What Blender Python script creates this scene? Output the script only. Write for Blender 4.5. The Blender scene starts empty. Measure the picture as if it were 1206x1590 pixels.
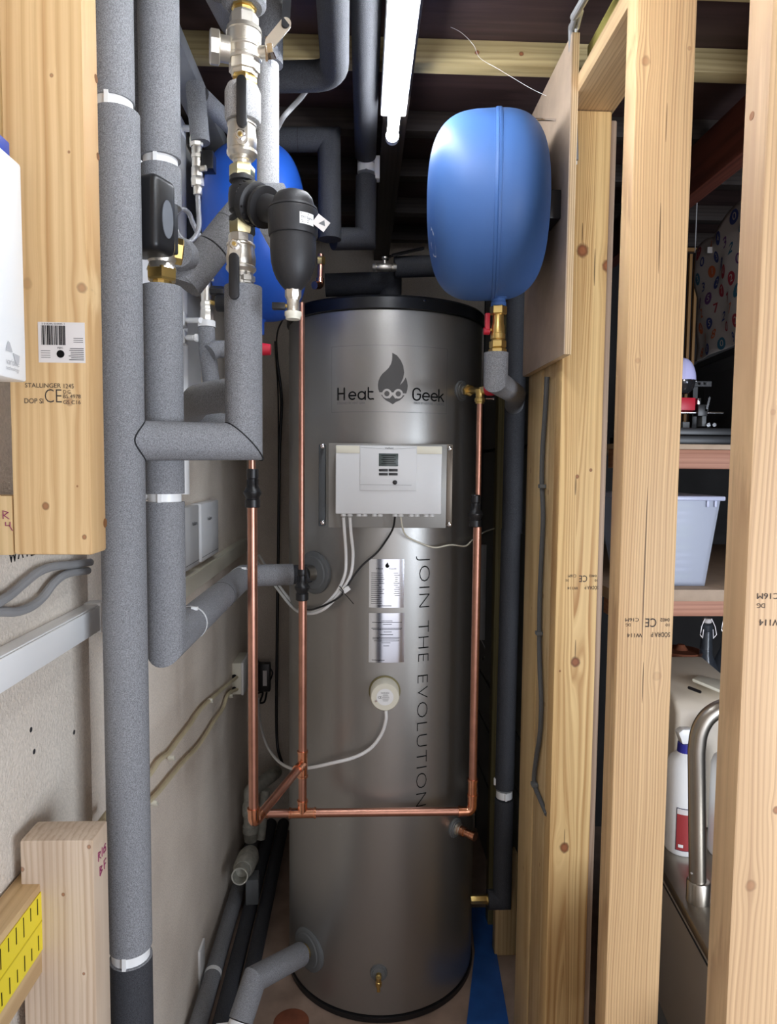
import bpy, bmesh, math, random
from mathutils import Vector as V, Matrix
random.seed(7)
R_ = math.radians
PI = math.pi
# ------------------------------------------------------------------ camera
CZ = 1.56; FPX = 1060.0
_y, _p, _r = R_(2.32), R_(3.94), R_(.55)
FW = V((math.sin(_y)*math.cos(_p), math.cos(_y)*math.cos(_p), -math.sin(_p)))
_R0 = V((math.cos(_y), -math.sin(_y), 0)); _U0 = _R0.cross(FW)
RT = _R0*math.cos(_r) + _U0*math.sin(_r); UP = _U0*math.cos(_r) - _R0*math.sin(_r)
CP = V((0, 0, CZ))
cam_d = bpy.data.cameras.new('camera'); cam = bpy.data.objects.new('camera', cam_d)
bpy.context.scene.collection.objects.link(cam); bpy.context.scene.camera = cam
cam.matrix_world = Matrix(((RT.x, UP.x, -FW.x, 0), (RT.y, UP.y, -FW.y, 0), (RT.z, UP.z, -FW.z, CZ), (0, 0, 0, 1)))
cam_d.sensor_fit = 'VERTICAL'; cam_d.sensor_height = 36; cam_d.lens = FPX/1590*36
cam_d.clip_start = .02; cam_d.clip_end = 50
# ------------------------------------------------------------------ world, daylight, exposure
sc = bpy.context.scene
w = bpy.data.worlds.new('world'); sc.world = w; w.use_nodes = True
w.node_tree.nodes['Background'].inputs[0].default_value = (.92, .91, 1, 1)
w.node_tree.nodes['Background'].inputs[1].default_value = .75
sc.view_settings.view_transform = 'Standard'; sc.view_settings.look = 'None'
sc.view_settings.gamma = 1; sc.view_settings.use_curve_mapping = False
sc.view_settings.exposure = 0.6
def area(name, loc, rot, sx, sy, power, col):
    l = bpy.data.lights.new(name, 'AREA'); l.shape = 'RECTANGLE'; l.size = sx; l.size_y = sy; l.energy = power; l.color = col
    o = bpy.data.objects.new(name, l); sc.collection.objects.link(o); o.location = loc; o.rotation_euler = rot; return o
area('doorway_daylight', (.35, -1.5, 1.35), (R_(90), 0, R_(6)), 1.5, 1.9, 5, (1, .95, .92))
area('window_daylight', (1.55, -.75, 1.25), (R_(90), 0, R_(47)), .9, 1.0, 33, (.80, .88, 1))
TUBE_STRENGTH = 34.0
# ------------------------------------------------------------------ pixel helpers (work out world positions once)
def ray(px, py):
    return FW + RT*((px-603)/FPX) - UP*((py-795)/FPX)
def at(px, py, Y): d = ray(px, py); return CP + d*(Y/d.y)
def atX(px, py, X): d = ray(px, py); return CP + d*(X/d.x)
def atZ(px, py, Z): d = ray(px, py); return CP + d*((Z-CZ)/d.z)
def vert(px, py, Y, y0, y1):
    """x, y and the two heights of an upright thing whose axis passes pixel (px,py) at depth Y"""
    p = at(px, py, Y); return V((p.x, Y, at(px, y0, Y).z)), V((p.x, Y, at(px, y1, Y).z))
# ------------------------------------------------------------------ materials
def new_mat(name):
    m = bpy.data.materials.new(name); m.use_nodes = True; nt = m.node_tree
    return m, nt, nt.nodes['Principled BSDF']
def N(nt, typ, **kw):
    n = nt.nodes.new(typ)
    for k, v in kw.items():
        if k == 'op': n.operation = v
        elif isinstance(k, str) and k.startswith('i'): n.inputs[int(k[1:])].default_value = v
        else: setattr(n, k, v)
    return n
def L(nt, a, b): nt.links.new(a, b)
def M_(nt, op, a, b=None, c=None):
    n = nt.nodes.new('ShaderNodeMath'); n.operation = op
    for i, v in enumerate((a, b, c)):
        if v is None: continue
        if isinstance(v, (int, float)): n.inputs[i].default_value = v
        else: nt.links.new(v, n.inputs[i])
    return n.outputs[0]
def rgb(c): return (c[0], c[1], c[2], 1)
def S(r, g, b):   # sRGB 0-255 -> linear
    f = lambda v: (v/255/12.92) if v/255 <= .04045 else ((v/255+.055)/1.055)**2.4
    return (f(r), f(g), f(b))
def simple(name, col, rough=.5, metal=0, spec=.5, bump=0, bscale=200, var=0, vscale=5, coat=0, trans=0, alpha=1):
    m, nt, b = new_mat(name)
    b.inputs['Base Color'].default_value = rgb(col); b.inputs['Roughness'].default_value = rough
    b.inputs['Metallic'].default_value = metal; b.inputs['Specular IOR Level'].default_value = spec
    if coat: b.inputs['Coat Weight'].default_value = coat
    if trans: b.inputs['Transmission Weight'].default_value = trans
    if alpha < 1: b.inputs['Alpha'].default_value = alpha
    tc = N(nt, 'ShaderNodeTexCoord')
    if var:
        n = N(nt, 'ShaderNodeTexNoise'); n.inputs['Scale'].default_value = vscale; n.inputs['Detail'].default_value = 6
        L(nt, tc.outputs['Object'], n.inputs['Vector'])
        mx = N(nt, 'ShaderNodeMix', data_type='RGBA'); mx.inputs[6].default_value = rgb([c*(1-var) for c in col]); mx.inputs[7].default_value = rgb([min(1, c*(1+var)) for c in col])
        rp = N(nt, 'ShaderNodeMapRange'); rp.inputs[1].default_value = .3; rp.inputs[2].default_value = .7
        L(nt, n.outputs[0], rp.inputs[0]); L(nt, rp.outputs[0], mx.inputs[0]); L(nt, mx.outputs[2], b.inputs['Base Color'])
    if bump:
        n = N(nt, 'ShaderNodeTexNoise'); n.inputs['Scale'].default_value = bscale; n.inputs['Detail'].default_value = 3
        L(nt, tc.outputs['Object'], n.inputs['Vector'])
        bp = N(nt, 'ShaderNodeBump'); bp.inputs['Strength'].default_value = bump; bp.inputs['Distance'].default_value = .002
        L(nt, n.outputs[0], bp.inputs['Height']); L(nt, bp.outputs[0], b.inputs['Normal'])
    return m
def foam_mat(name, col):
    m, nt, b = new_mat(name); tc = N(nt, 'ShaderNodeTexCoord')
    n = N(nt, 'ShaderNodeTexNoise'); n.inputs['Scale'].default_value = 620; n.inputs['Detail'].default_value = 2
    L(nt, tc.outputs['Object'], n.inputs['Vector'])
    n2 = N(nt, 'ShaderNodeTexNoise'); n2.inputs['Scale'].default_value = 1300; L(nt, tc.outputs['Object'], n2.inputs['Vector'])
    v = M_(nt, 'ADD', M_(nt, 'MULTIPLY', n.outputs[0], .7), M_(nt, 'MULTIPLY', n2.outputs[0], .3))
    rp = N(nt, 'ShaderNodeMapRange'); rp.inputs[1].default_value = .36; rp.inputs[2].default_value = .64; L(nt, v, rp.inputs[0])
    mx = N(nt, 'ShaderNodeMix', data_type='RGBA'); mx.inputs[6].default_value = rgb([c*.58 for c in col]); mx.inputs[7].default_value = rgb([c*1.32 for c in col])
    L(nt, rp.outputs[0], mx.inputs[0]); L(nt, mx.outputs[2], b.inputs['Base Color'])
    b.inputs['Roughness'].default_value = .75; b.inputs['Specular IOR Level'].default_value = .3
    bp = N(nt, 'ShaderNodeBump'); bp.inputs['Strength'].default_value = .55; bp.inputs['Distance'].default_value = .0015
    L(nt, v, bp.inputs['Height']); L(nt, bp.outputs[0], b.inputs['Normal'])
    return m
def wood(name, light=(0, 0, 0), dark=(0, 0, 0), axis='z', knots=(), freq=95, seed=0.0, cracks=(), contrast=.75, rough=.55, cath=None):
    """sawn softwood: growth lines along an axis, bowed round explicit knots (u, v, radius[, darkness]).
    u = position across (x for faces that look along y, y for faces that look along x if the tuple carries 'y'), v = along."""
    m, nt, b = new_mat(name); tc = N(nt, 'ShaderNodeTexCoord'); sp = N(nt, 'ShaderNodeSeparateXYZ'); L(nt, tc.outputs['Object'], sp.inputs[0])
    X, Y, Z = sp.outputs
    if axis == 'z': u, t, v = X, Y, Z
    elif axis == 'y': u, t, v = X, Z, Y
    else: u, t, v = Z, Y, X
    # low frequency drift of the grain
    def comb(a, bb, c):
        n = N(nt, 'ShaderNodeCombineXYZ')
        for i, q in enumerate((a, bb, c)):
            if isinstance(q, (int, float)): n.inputs[i].default_value = q
            else: L(nt, q, n.inputs[i])
        return n.outputs[0]
    dn = N(nt, 'ShaderNodeTexNoise'); dn.inputs['Scale'].default_value = 1.0; dn.inputs['Detail'].default_value = 1.5
    L(nt, comb(M_(nt, 'ADD', M_(nt, 'MULTIPLY', u, 9.), seed), M_(nt, 'MULTIPLY', t, 9.), M_(nt, 'MULTIPLY', v, 2.2)), dn.inputs['Vector'])
    drift = M_(nt, 'MULTIPLY', M_(nt, 'SUBTRACT', dn.outputs[0], .5), .022)
    uu = M_(nt, 'ADD', u, drift); mask = None
    if cath:      # cathedral: growth rings become nested V's about a line
        cu, cv, k = cath
        a = M_(nt, 'ABSOLUTE', M_(nt, 'SUBTRACT', u, cu))
        uu = M_(nt, 'ADD', uu, M_(nt, 'MULTIPLY', M_(nt, 'MULTIPLY', M_(nt, 'SUBTRACT', v, cv), k), M_(nt, 'MAXIMUM', M_(nt, 'SUBTRACT', 1, M_(nt, 'MULTIPLY', a, 40)), 0)))
    kno = N(nt, 'ShaderNodeTexNoise'); kno.inputs['Scale'].default_value = 110; L(nt, tc.outputs['Object'], kno.inputs['Vector']); kwob = M_(nt, 'ADD', kno.outputs[0], .5); rim = None
    for kn in knots:
        ku, kv, kr = kn[:3]; dkn = kn[3] if len(kn) > 3 else 1.0
        cu_ = t if (len(kn) > 4 and kn[4] == 'y') else u
        du = M_(nt, 'SUBTRACT', cu_, ku); dv = M_(nt, 'SUBTRACT', v, kv)
        d2 = M_(nt, 'ADD', M_(nt, 'POWER', M_(nt, 'ABSOLUTE', M_(nt, 'DIVIDE', du, kr*2.0)), 2), M_(nt, 'POWER', M_(nt, 'ABSOLUTE', M_(nt, 'DIVIDE', dv, kr*4.5)), 2))
        e = M_(nt, 'POWER', 2.718, M_(nt, 'MULTIPLY', d2, -1))
        uu = M_(nt, 'SUBTRACT', uu, M_(nt, 'MULTIPLY', M_(nt, 'MULTIPLY', du, e), .72))
        dk = M_(nt, 'ADD', M_(nt, 'POWER', M_(nt, 'ABSOLUTE', M_(nt, 'DIVIDE', du, kr)), 2), M_(nt, 'POWER', M_(nt, 'ABSOLUTE', M_(nt, 'DIVIDE', dv, kr*1.15)), 2))
        dk = M_(nt, 'MULTIPLY', dk, kwob); rim = dk if rim is None else M_(nt, 'MINIMUM', rim, dk)
        rp = N(nt, 'ShaderNodeMapRange'); rp.interpolation_type = 'SMOOTHSTEP'
        rp.inputs[1].default_value = .35; rp.inputs[2].default_value = 1.5; rp.inputs[3].default_value = dkn; rp.inputs[4].default_value = 0
        L(nt, dk, rp.inputs[0]); mk = rp.outputs[0]
        mask = mk if mask is None else M_(nt, 'MAXIMUM', mask, mk)
    g = N(nt, 'ShaderNodeTexNoise'); g.inputs['Scale'].default_value = 1; g.inputs['Detail'].default_value = 3.5; g.inputs['Roughness'].default_value = .6
    L(nt, comb(M_(nt, 'ADD', M_(nt, 'MULTIPLY', uu, freq*2.2), seed*3), M_(nt, 'MULTIPLY', t, freq*.7), M_(nt, 'MULTIPLY', v, 1.1)), g.inputs['Vector'])
    ring = M_(nt, 'SINE', M_(nt, 'ADD', M_(nt, 'MULTIPLY', uu, freq*9), M_(nt, 'MULTIPLY', g.outputs[0], 7)))
    ring = M_(nt, 'POWER', M_(nt, 'ADD', M_(nt, 'MULTIPLY', ring, .5), .5), 2.2)
    rp2 = N(nt, 'ShaderNodeMapRange'); rp2.inputs[1].default_value = .38; rp2.inputs[2].default_value = .68; L(nt, g.outputs[0], rp2.inputs[0])
    f = M_(nt, 'ADD', M_(nt, 'MULTIPLY', rp2.outputs[0], .55), M_(nt, 'MULTIPLY', ring, .5)); f = M_(nt, 'MULTIPLY', f, contrast)
    mx = N(nt, 'ShaderNodeMix', data_type='RGBA'); mx.inputs[6].default_value = rgb(light); mx.inputs[7].default_value = rgb(dark); L(nt, f, mx.inputs[0])
    fine = N(nt, 'ShaderNodeTexNoise'); fine.inputs['Scale'].default_value = 1; fine.inputs['Detail'].default_value = 2
    L(nt, comb(M_(nt, 'MULTIPLY', u, 7.), M_(nt, 'MULTIPLY', t, 7.), M_(nt, 'MULTIPLY', v, 1.6)), fine.inputs['Vector'])
    hs = N(nt, 'ShaderNodeHueSaturation'); L(nt, M_(nt, 'ADD', M_(nt, 'MULTIPLY', fine.outputs[0], .35), .82), hs.inputs['Value']); L(nt, mx.outputs[2], hs.inputs['Color'])
    out = hs.outputs[0]
    if mask is not None:
        m2 = N(nt, 'ShaderNodeMix', data_type='RGBA'); kc = N(nt, 'ShaderNodeMix', data_type='RGBA'); kc.inputs[6].default_value = rgb(S(150, 94, 60)); kc.inputs[7].default_value = rgb(S(82, 42, 24)); kr_ = N(nt, 'ShaderNodeMapRange'); kr_.inputs[1].default_value = .15; kr_.inputs[2].default_value = .9; L(nt, rim, kr_.inputs[0]); L(nt, kr_.outputs[0], kc.inputs[0]); L(nt, kc.outputs[2], m2.inputs[7]); L(nt, out, m2.inputs[6]); L(nt, mask, m2.inputs[0]); out = m2.outputs[2]
    for (ku, kv, hw, hl) in cracks:
        du = M_(nt, 'DIVIDE', M_(nt, 'SUBTRACT', M_(nt, 'ADD', u, M_(nt, 'MULTIPLY', drift, .15)), ku), hw); dv = M_(nt, 'DIVIDE', M_(nt, 'SUBTRACT', v, kv), hl)
        d = M_(nt, 'ADD', M_(nt, 'POWER', M_(nt, 'ABSOLUTE', du), 2), M_(nt, 'POWER', M_(nt, 'ABSOLUTE', dv), 2))
        mm = M_(nt, 'LESS_THAN', d, 1)
        m3 = N(nt, 'ShaderNodeMix', data_type='RGBA'); m3.inputs[7].default_value = rgb(S(70, 44, 26)); L(nt, out, m3.inputs[6]); L(nt, M_(nt, 'MULTIPLY', mm, .75), m3.inputs[0]); out = m3.outputs[2]
    L(nt, out, b.inputs['Base Color']); b.inputs['Roughness'].default_value = rough; b.inputs['Specular IOR Level'].default_value = .3
    bp = N(nt, 'ShaderNodeBump'); bp.inputs['Strength'].default_value = .25; bp.inputs['Distance'].default_value = .001
    L(nt, f, bp.inputs['Height']); L(nt, bp.outputs[0], b.inputs['Normal'])
    return m
PL, PD = S(226, 198, 146), S(176, 134, 82)       # fresh pine
M = {}
M['foam'] = foam_mat('foam_grey', S(134, 135, 138))
M['foam_dark'] = foam_mat('foam_charcoal_shaded', S(60, 61, 65))  # dark foam; its colour also carries the shade on pipes set back
M['foam_light'] = foam_mat('foam_pale', S(186, 186, 186))
M['groove'] = simple('foam_joint_shadow_gap', S(34, 34, 36), .9)
M['white'] = simple('white_plastic', S(240, 240, 238), .35)
M['cream'] = simple('cream_plastic', S(226, 222, 204), .4)
M['pale'] = simple('pale_grey_plastic', S(222, 223, 223), .4)
M['black'] = simple('black_plastic', S(26, 26, 28), .38)
M['blackm'] = simple('black_satin', S(40, 40, 42), .5, bump=.15, bscale=700)
M['rubber'] = simple('grey_rubber', S(98, 101, 102), .55)
M['nickel'] = simple('nickel_plate', S(222, 216, 204), .36, .9, bump=.12, bscale=500)
M['chrome'] = simple('chrome', S(225, 225, 228), .12, 1)
M['brass'] = simple('brass', S(218, 188, 118), .3, 1, bump=.08, bscale=400)
M['copper'] = simple('copper', S(198, 146, 126), .34, 1, var=.10, vscale=30)
M['copper_b'] = simple('bright_copper', S(232, 166, 132), .2, 1, var=.12, vscale=60)
M['blue'] = simple('blue_enamel', S(68, 106, 166), .5, 0, .4, bump=.03, bscale=600)
M['blue2'] = simple('deep_blue_enamel', S(30, 84, 180), .4, 0, .5, bump=.03, bscale=600)
M['red'] = simple('red_plastic', S(190, 30, 52), .4)
M['print'] = simple('print_ink', S(14, 14, 15), .8, spec=.15)
M['print_soft'] = simple('grey_print_ink', S(108, 110, 112), .6)
M['ink'] = simple('stamp_ink', S(66, 58, 52), .8)
M['purple'] = simple('marker_ink', S(134, 26, 84), .6)
M['paper'] = simple('paper_label', S(222, 216, 212), .5)
M['screen'] = simple('lcd_glass', S(72, 82, 80), .2)
M['ply'] = simple('plywood_face', S(178, 156, 134), .65, var=.08, vscale=25, bump=.1, bscale=300)
M['gunk'] = simple('stained_grey_plastic', S(170, 168, 156), .6, var=.2, vscale=60)
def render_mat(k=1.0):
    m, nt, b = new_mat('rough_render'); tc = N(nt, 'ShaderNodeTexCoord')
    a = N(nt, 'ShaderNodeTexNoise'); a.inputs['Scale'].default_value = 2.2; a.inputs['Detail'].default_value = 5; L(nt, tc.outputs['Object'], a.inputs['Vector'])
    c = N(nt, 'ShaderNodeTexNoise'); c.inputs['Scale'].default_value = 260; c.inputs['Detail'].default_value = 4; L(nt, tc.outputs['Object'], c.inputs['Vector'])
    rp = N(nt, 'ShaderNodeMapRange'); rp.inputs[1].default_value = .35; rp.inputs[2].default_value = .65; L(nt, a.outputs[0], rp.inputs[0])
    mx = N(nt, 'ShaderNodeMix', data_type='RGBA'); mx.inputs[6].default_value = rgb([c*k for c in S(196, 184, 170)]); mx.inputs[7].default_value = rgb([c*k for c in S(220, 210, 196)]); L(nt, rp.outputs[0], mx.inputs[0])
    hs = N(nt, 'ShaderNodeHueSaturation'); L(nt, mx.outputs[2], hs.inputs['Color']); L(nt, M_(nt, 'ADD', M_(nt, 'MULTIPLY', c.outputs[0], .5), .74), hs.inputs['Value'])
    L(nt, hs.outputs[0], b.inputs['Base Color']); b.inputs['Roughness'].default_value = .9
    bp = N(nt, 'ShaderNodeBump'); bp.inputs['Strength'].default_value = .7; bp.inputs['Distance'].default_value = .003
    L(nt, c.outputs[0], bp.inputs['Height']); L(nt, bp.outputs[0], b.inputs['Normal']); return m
M['render'] = render_mat(); M['render_far_lit'] = render_mat(1.28)  # far wall copy lightened in colour, in place of light reaching it
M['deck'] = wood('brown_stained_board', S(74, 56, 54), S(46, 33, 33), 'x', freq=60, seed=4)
M['block'] = simple('dark_blockwork', S(48, 47, 47), .9, var=.15, vscale=8, bump=.3, bscale=120)
M['sheet'] = simple('dark_grey_sheet', S(74, 78, 80), .5)
def steel_mat():
    m, nt, b = new_mat('silver_grey_jacket'); tc = N(nt, 'ShaderNodeTexCoord'); sp = N(nt, 'ShaderNodeSeparateXYZ'); L(nt, tc.outputs['Object'], sp.inputs[0])
    n = N(nt, 'ShaderNodeTexNoise'); n.inputs['Scale'].default_value = 300; n.inputs['Detail'].default_value = 2; L(nt, tc.outputs['Object'], n.inputs['Vector'])
    b.inputs['Base Color'].default_value = rgb(S(160, 158, 154)); b.inputs['Metallic'].default_value = .82
    L(nt, M_(nt, 'ADD', M_(nt, 'MULTIPLY', n.outputs[0], .10), .31), b.inputs['Roughness'])
    bp = N(nt, 'ShaderNodeBump'); bp.inputs['Strength'].default_value = .12; bp.inputs['Distance'].default_value = .001
    L(nt, n.outputs[0], bp.inputs['Height']); L(nt, bp.outputs[0], b.inputs['Normal']); return m
M['steel'] = steel_mat()
M['foil'] = simple('silver_foil_label', S(205, 208, 214), .13, 1)
M['stainless'] = simple('brushed_stainless', S(176, 170, 160), .33, 1, var=.08, vscale=14)
# ------------------------------------------------------------------ mesh builder
class MB:
    def __init__(s): s.bm = bmesh.new()
    def face(s, vs):
        try: s.bm.faces.new(vs)
        except ValueError: pass
    def box(s, x0, x1, y0, y1, z0, z1, rot=None, c=None):
        vs = []
        for x in (x0, x1):
            for y in (y0, y1):
                for z in (z0, z1):
                    p = V((x, y, z))
                    if rot is not None: p = c + rot @ (p-c)
                    vs.append(s.bm.verts.new(p))
        for f in ((0, 1, 3, 2), (4, 6, 7, 5), (0, 4, 5, 1), (2, 3, 7, 6), (0, 2, 6, 4), (1, 5, 7, 3)): s.face([vs[i] for i in f])
        return s
    def obox(s, c, ax, hs):
        """box at c with axes ax (three vectors) and half sizes hs"""
        c = V(c); vs = []
        for i in (-1, 1):
            for j in (-1, 1):
                for k in (-1, 1): vs.append(s.bm.verts.new(c + V(ax[0])*hs[0]*i + V(ax[1])*hs[1]*j + V(ax[2])*hs[2]*k))
        for f in ((0, 1, 3, 2), (4, 6, 7, 5), (0, 4, 5, 1), (2, 3, 7, 6), (0, 2, 6, 4), (1, 5, 7, 3)): s.face([vs[i] for i in f])
        return s
    def ring_loft(s, rings, caps=True):
        R = [[s.bm.verts.new(p) for p in r] for r in rings]; n = len(R[0])
        for a, b in zip(R, R[1:]):
            for i in range(n): s.face([a[i], a[(i+1) % n], b[(i+1) % n], b[i]])
        if caps: s.face(R[0][::-1]); s.face(R[-1])
        return s
    def tube(s, path, r, seg=20, caps=True):
        P = [V(p) for p in path]; P = [p for i, p in enumerate(P) if i == 0 or (p-P[i-1]).length > 1e-6]
        rr = r if isinstance(r, (list, tuple)) else [r]*len(P)
        d = (P[1]-P[0]).normalized(); a = d.orthogonal().normalized(); rings = []
        for i, p in enumerate(P):
            d0 = (P[i]-P[i-1]).normalized() if i else d
            d1 = (P[i+1]-P[i]).normalized() if i < len(P)-1 else d0
            t = (d0+d1); t = t.normalized() if t.length > 1e-5 else d0
            b = d0.cross(a).normalized(); ring = []
            for k in range(seg):
                o = (a*math.cos(2*PI*k/seg) + b*math.sin(2*PI*k/seg))*rr[i]
                ring.append(p + o - d0*(o.dot(t)/max(.2, d0.dot(t))))
            rings.append(ring)
            a = d0.rotation_difference(d1) @ a; a = (a - d1*a.dot(d1)).normalized()
        return s.ring_loft(rings, caps)
    def lathe(s, p0, d, prof, seg=32, flat=None):
        p0 = V(p0); d = V(d).normalized(); a = (V(flat) if flat is not None else d.orthogonal()).normalized(); a = (a-d*a.dot(d)).normalized(); b = d.cross(a)
        rings = [[p0 + d*t + (a*math.cos(2*PI*k/seg)+b*math.sin(2*PI*k/seg))*max(r, 1e-5) for k in range(seg)] for t, r in prof]
        return s.ring_loft(rings, True)
    def hexn(s, p0, d, l, r, flat=None, n=6):
        return s.lathe(p0, d, [(0, r*.9), (l*.12, r), (l*.88, r), (l, r*.9)], n, flat)
    def extrude(s, pts, vec):
        a = [s.bm.verts.new(V(p)) for p in pts]; b = [s.bm.verts.new(V(p)+V(vec)) for p in pts]; n = len(a)
        s.face(a[::-1]); s.face(b)
        for i in range(n): s.face([a[i], a[(i+1) % n], b[(i+1) % n], b[i]])
        return s
    def bar(s, p0, p1, w, t, nrm, n=8):
        """flat bar with rounded ends, width w, thickness t along nrm"""
        p0, p1, nrm = V(p0), V(p1), V(nrm).normalized(); d = (p1-p0).normalized(); q = nrm.cross(d).normalized(); pts = []
        for k in range(n+1): a = PI/2 + PI*k/n; pts.append(p0 + d*math.cos(a)*w/2 + q*math.sin(a)*w/2 - nrm*t/2)
        for k in range(n+1): a = -PI/2 + PI*k/n; pts.append(p1 + d*math.cos(a)*w/2 + q*math.sin(a)*w/2 - nrm*t/2)
        return s.extrude(pts, nrm*t)
    def build(s, name, mat, parent=None, ang=35, bevel=0, bseg=2):
        bm = s.bm
        bmesh.ops.remove_doubles(bm, verts=bm.verts, dist=1e-6)
        if bevel: bmesh.ops.bevel(bm, geom=[e for e in bm.edges if e.is_manifold and e.calc_face_angle(0) > .6], offset=bevel, segments=bseg, profile=.5, affect='EDGES')
        bmesh.ops.recalc_face_normals(bm, faces=bm.faces)
        me = bpy.data.meshes.new(name); bm.to_mesh(me); bm.free()
        for p in me.polygons: p.use_smooth = True
        me.set_sharp_from_angle(angle=R_(ang)); me.materials.append(mat if not isinstance(mat, str) else M[mat])
        o = bpy.data.objects.new(name, me); sc.collection.objects.link(o)
        if parent is not None:
            o.parent = parent
            if 'base' in parent.keys(): o.matrix_parent_inverse = Matrix.Translation(-V(parent['base']))
        return o
def B(name, mat, parent, x0, x1, y0, y1, z0, z1, bevel=0, **k): return MB().box(x0, x1, y0, y1, z0, z1).build(name, mat, parent, bevel=bevel, **k)
BASES = {}
def thing(name, label, cat, loc, group=None, kind=None):
    o = bpy.data.objects.new(name, None); sc.collection.objects.link(o); o.location = loc; o.empty_display_size = .02; o['base'] = [float(c) for c in loc]
    if label: o['label'] = label
    if cat: o['category'] = cat
    if group: o['group'] = group
    if kind: o['kind'] = kind
    return o
def tag(o, label, cat, group=None, kind=None):
    if label: o['label'] = label
    if cat: o['category'] = cat
    if group: o['group'] = group
    if kind: o['kind'] = kind
    return o
def fillet(path, rad, n=8):
    P = [V(p) for p in path]; out = [P[0]]
    for i in range(1, len(P)-1):
        a, b, c = P[i-1], P[i], P[i+1]; d0 = (a-b); d1 = (c-b); k = min(rad, d0.length*.49, d1.length*.49)
        s, e = b + d0.normalized()*k, b + d1.normalized()*k
        for j in range(n+1):
            t = j/n; out.append(s*(1-t)**2 + b*2*t*(1-t) + e*t*t)
    return out + [P[-1]]
def spline(path, n=8):
    P = [V(p) for p in path]; Q = [P[0]*2-P[1]] + P + [P[-1]*2-P[-2]]; out = []
    for i in range(1, len(Q)-2):
        a, b, c, d = Q[i-1:i+3]
        for j in range(n):
            t = j/n; out.append(.5*((2*b) + (c-a)*t + (2*a-5*b+4*c-d)*t*t + (3*b-a-3*c+d)*t**3))
    return out + [P[-1]]
def text_into(mb, s, fn, size, thin=0.0, width=None, align='CENTER', sub=0, space=1.0):
    """typeset s and add it to mb; fn maps flat (x, y) to a point of the surface"""
    cu = bpy.data.curves.new('t', 'FONT'); cu.body = s; cu.size = size; cu.offset = thin; cu.align_x = align; cu.align_y = 'CENTER'; cu.space_character = space; cu.resolution_u = 3
    ob = bpy.data.objects.new('t', cu); sc.collection.objects.link(ob); bpy.context.view_layer.update()
    me = bpy.data.meshes.new_from_object(ob.evaluated_get(bpy.context.evaluated_depsgraph_get()))
    if me and len(me.vertices):
        xs = [v.co.x for v in me.vertices]; wd = max(xs)-min(xs); k = (width/wd) if width else 1
        cx = (max(xs)+min(xs))/2 if width else 0
        tb = bmesh.new(); tb.from_mesh(me)
        if sub: bmesh.ops.triangulate(tb, faces=tb.faces); bmesh.ops.subdivide_edges(tb, edges=[e for e in tb.edges if e.calc_length() > size*.3], cuts=1)
        mp = {v: mb.bm.verts.new(fn((v.co.x-cx)*k, v.co.y)) for v in tb.verts}
        for f in tb.faces: mb.face([mp[v] for v in f.verts])
        tb.free()
    bpy.data.objects.remove(ob); bpy.data.curves.remove(cu)
    if me: bpy.data.meshes.remove(me)
    return mb
def plane_fn(o, right, up, flip=False):
    o, right, up = V(o), V(right), V(up)
    s = -1 if flip else 1
    return lambda x, y: o + right*x*s + up*y*s
# ------------------------------------------------------------------ the setting
JZ = 2.43
def plane_box(name, mat, x0, x1, y0, y1, z0, z1, parent=None):
    o = B(name, mat, parent, x0, x1, y0, y1, z0, z1)
    if parent is None: o['kind'] = 'structure'
    return o
WL = plane_box('wall_left', 'render_far_lit', -.60, -.47, 1.14, 2.95, 0, 2.75)
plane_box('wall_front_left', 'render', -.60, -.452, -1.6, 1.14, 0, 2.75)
wb = plane_box('wall_back', 'render', -.47, .50, 2.83, 2.95, 0, 2.75)
wb2 = plane_box('wall_back_right', 'block', .50, 2.0, 2.83, 2.95, 0, 2.75)
plane_box('wall_far_right', 'block', 2.0, 2.1, -1.6, 2.95, 0, 2.75)
fl = plane_box('floor', simple('chipboard', S(150, 128, 112), .8, var=.18, vscale=14, bump=.2, bscale=400), -.6, 2.1, -1.6, 2.95, -.06, 0)
stain = MB().lathe(atZ(452, 1588, 0), (0, 0, 1), [(0.0005, .05), (.0012, .047)], 28).build('stain', simple('rust_stain', S(120, 66, 42), .8, var=.2, vscale=30), fl)
# roof: brown stained boards over cross joists
roof = thing('ceiling', None, None, (0, 0, 2.5), kind='structure')
yb = -1.6
i = 0
while yb < 2.83:
    y2 = min(2.83, yb + .29)
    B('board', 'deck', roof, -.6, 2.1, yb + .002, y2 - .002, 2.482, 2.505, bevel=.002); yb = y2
B('deck_backing', 'blackm', roof, -.6, 2.1, -1.6, 2.95, 2.506, 2.55)
jw = wood('treated_joist', S(186, 168, 124), S(130, 112, 74), 'x', freq=55, seed=2, knots=[(2.455, .245, .0045), (2.455, .342, .0045)])
jd = wood('shaded_joist', S(58, 50, 46), S(38, 32, 30), 'x', freq=55, seed=5)  # back joists: ceiling shade put into a darker wood colour
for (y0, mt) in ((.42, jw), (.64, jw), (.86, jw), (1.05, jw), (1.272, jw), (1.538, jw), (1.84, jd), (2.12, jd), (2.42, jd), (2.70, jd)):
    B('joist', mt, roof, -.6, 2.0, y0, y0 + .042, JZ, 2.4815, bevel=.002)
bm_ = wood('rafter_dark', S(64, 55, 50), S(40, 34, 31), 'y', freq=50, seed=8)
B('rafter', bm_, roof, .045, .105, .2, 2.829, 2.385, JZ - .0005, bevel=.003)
B('rafter', wood('red_brown_beam', S(112, 62, 50), S(70, 38, 32), 'y', freq=50, seed=9), roof, .888, .935, .9, 2.82, 2.30, JZ - .0005, bevel=.002)
gr = wood('green_treated_rafter', S(176, 166, 92), S(120, 112, 56), 'y', freq=110, seed=11)
B('rafter', gr, roof, .462, .505, .2, 1.46, 2.352, JZ - .0005, bevel=.002)
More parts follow.
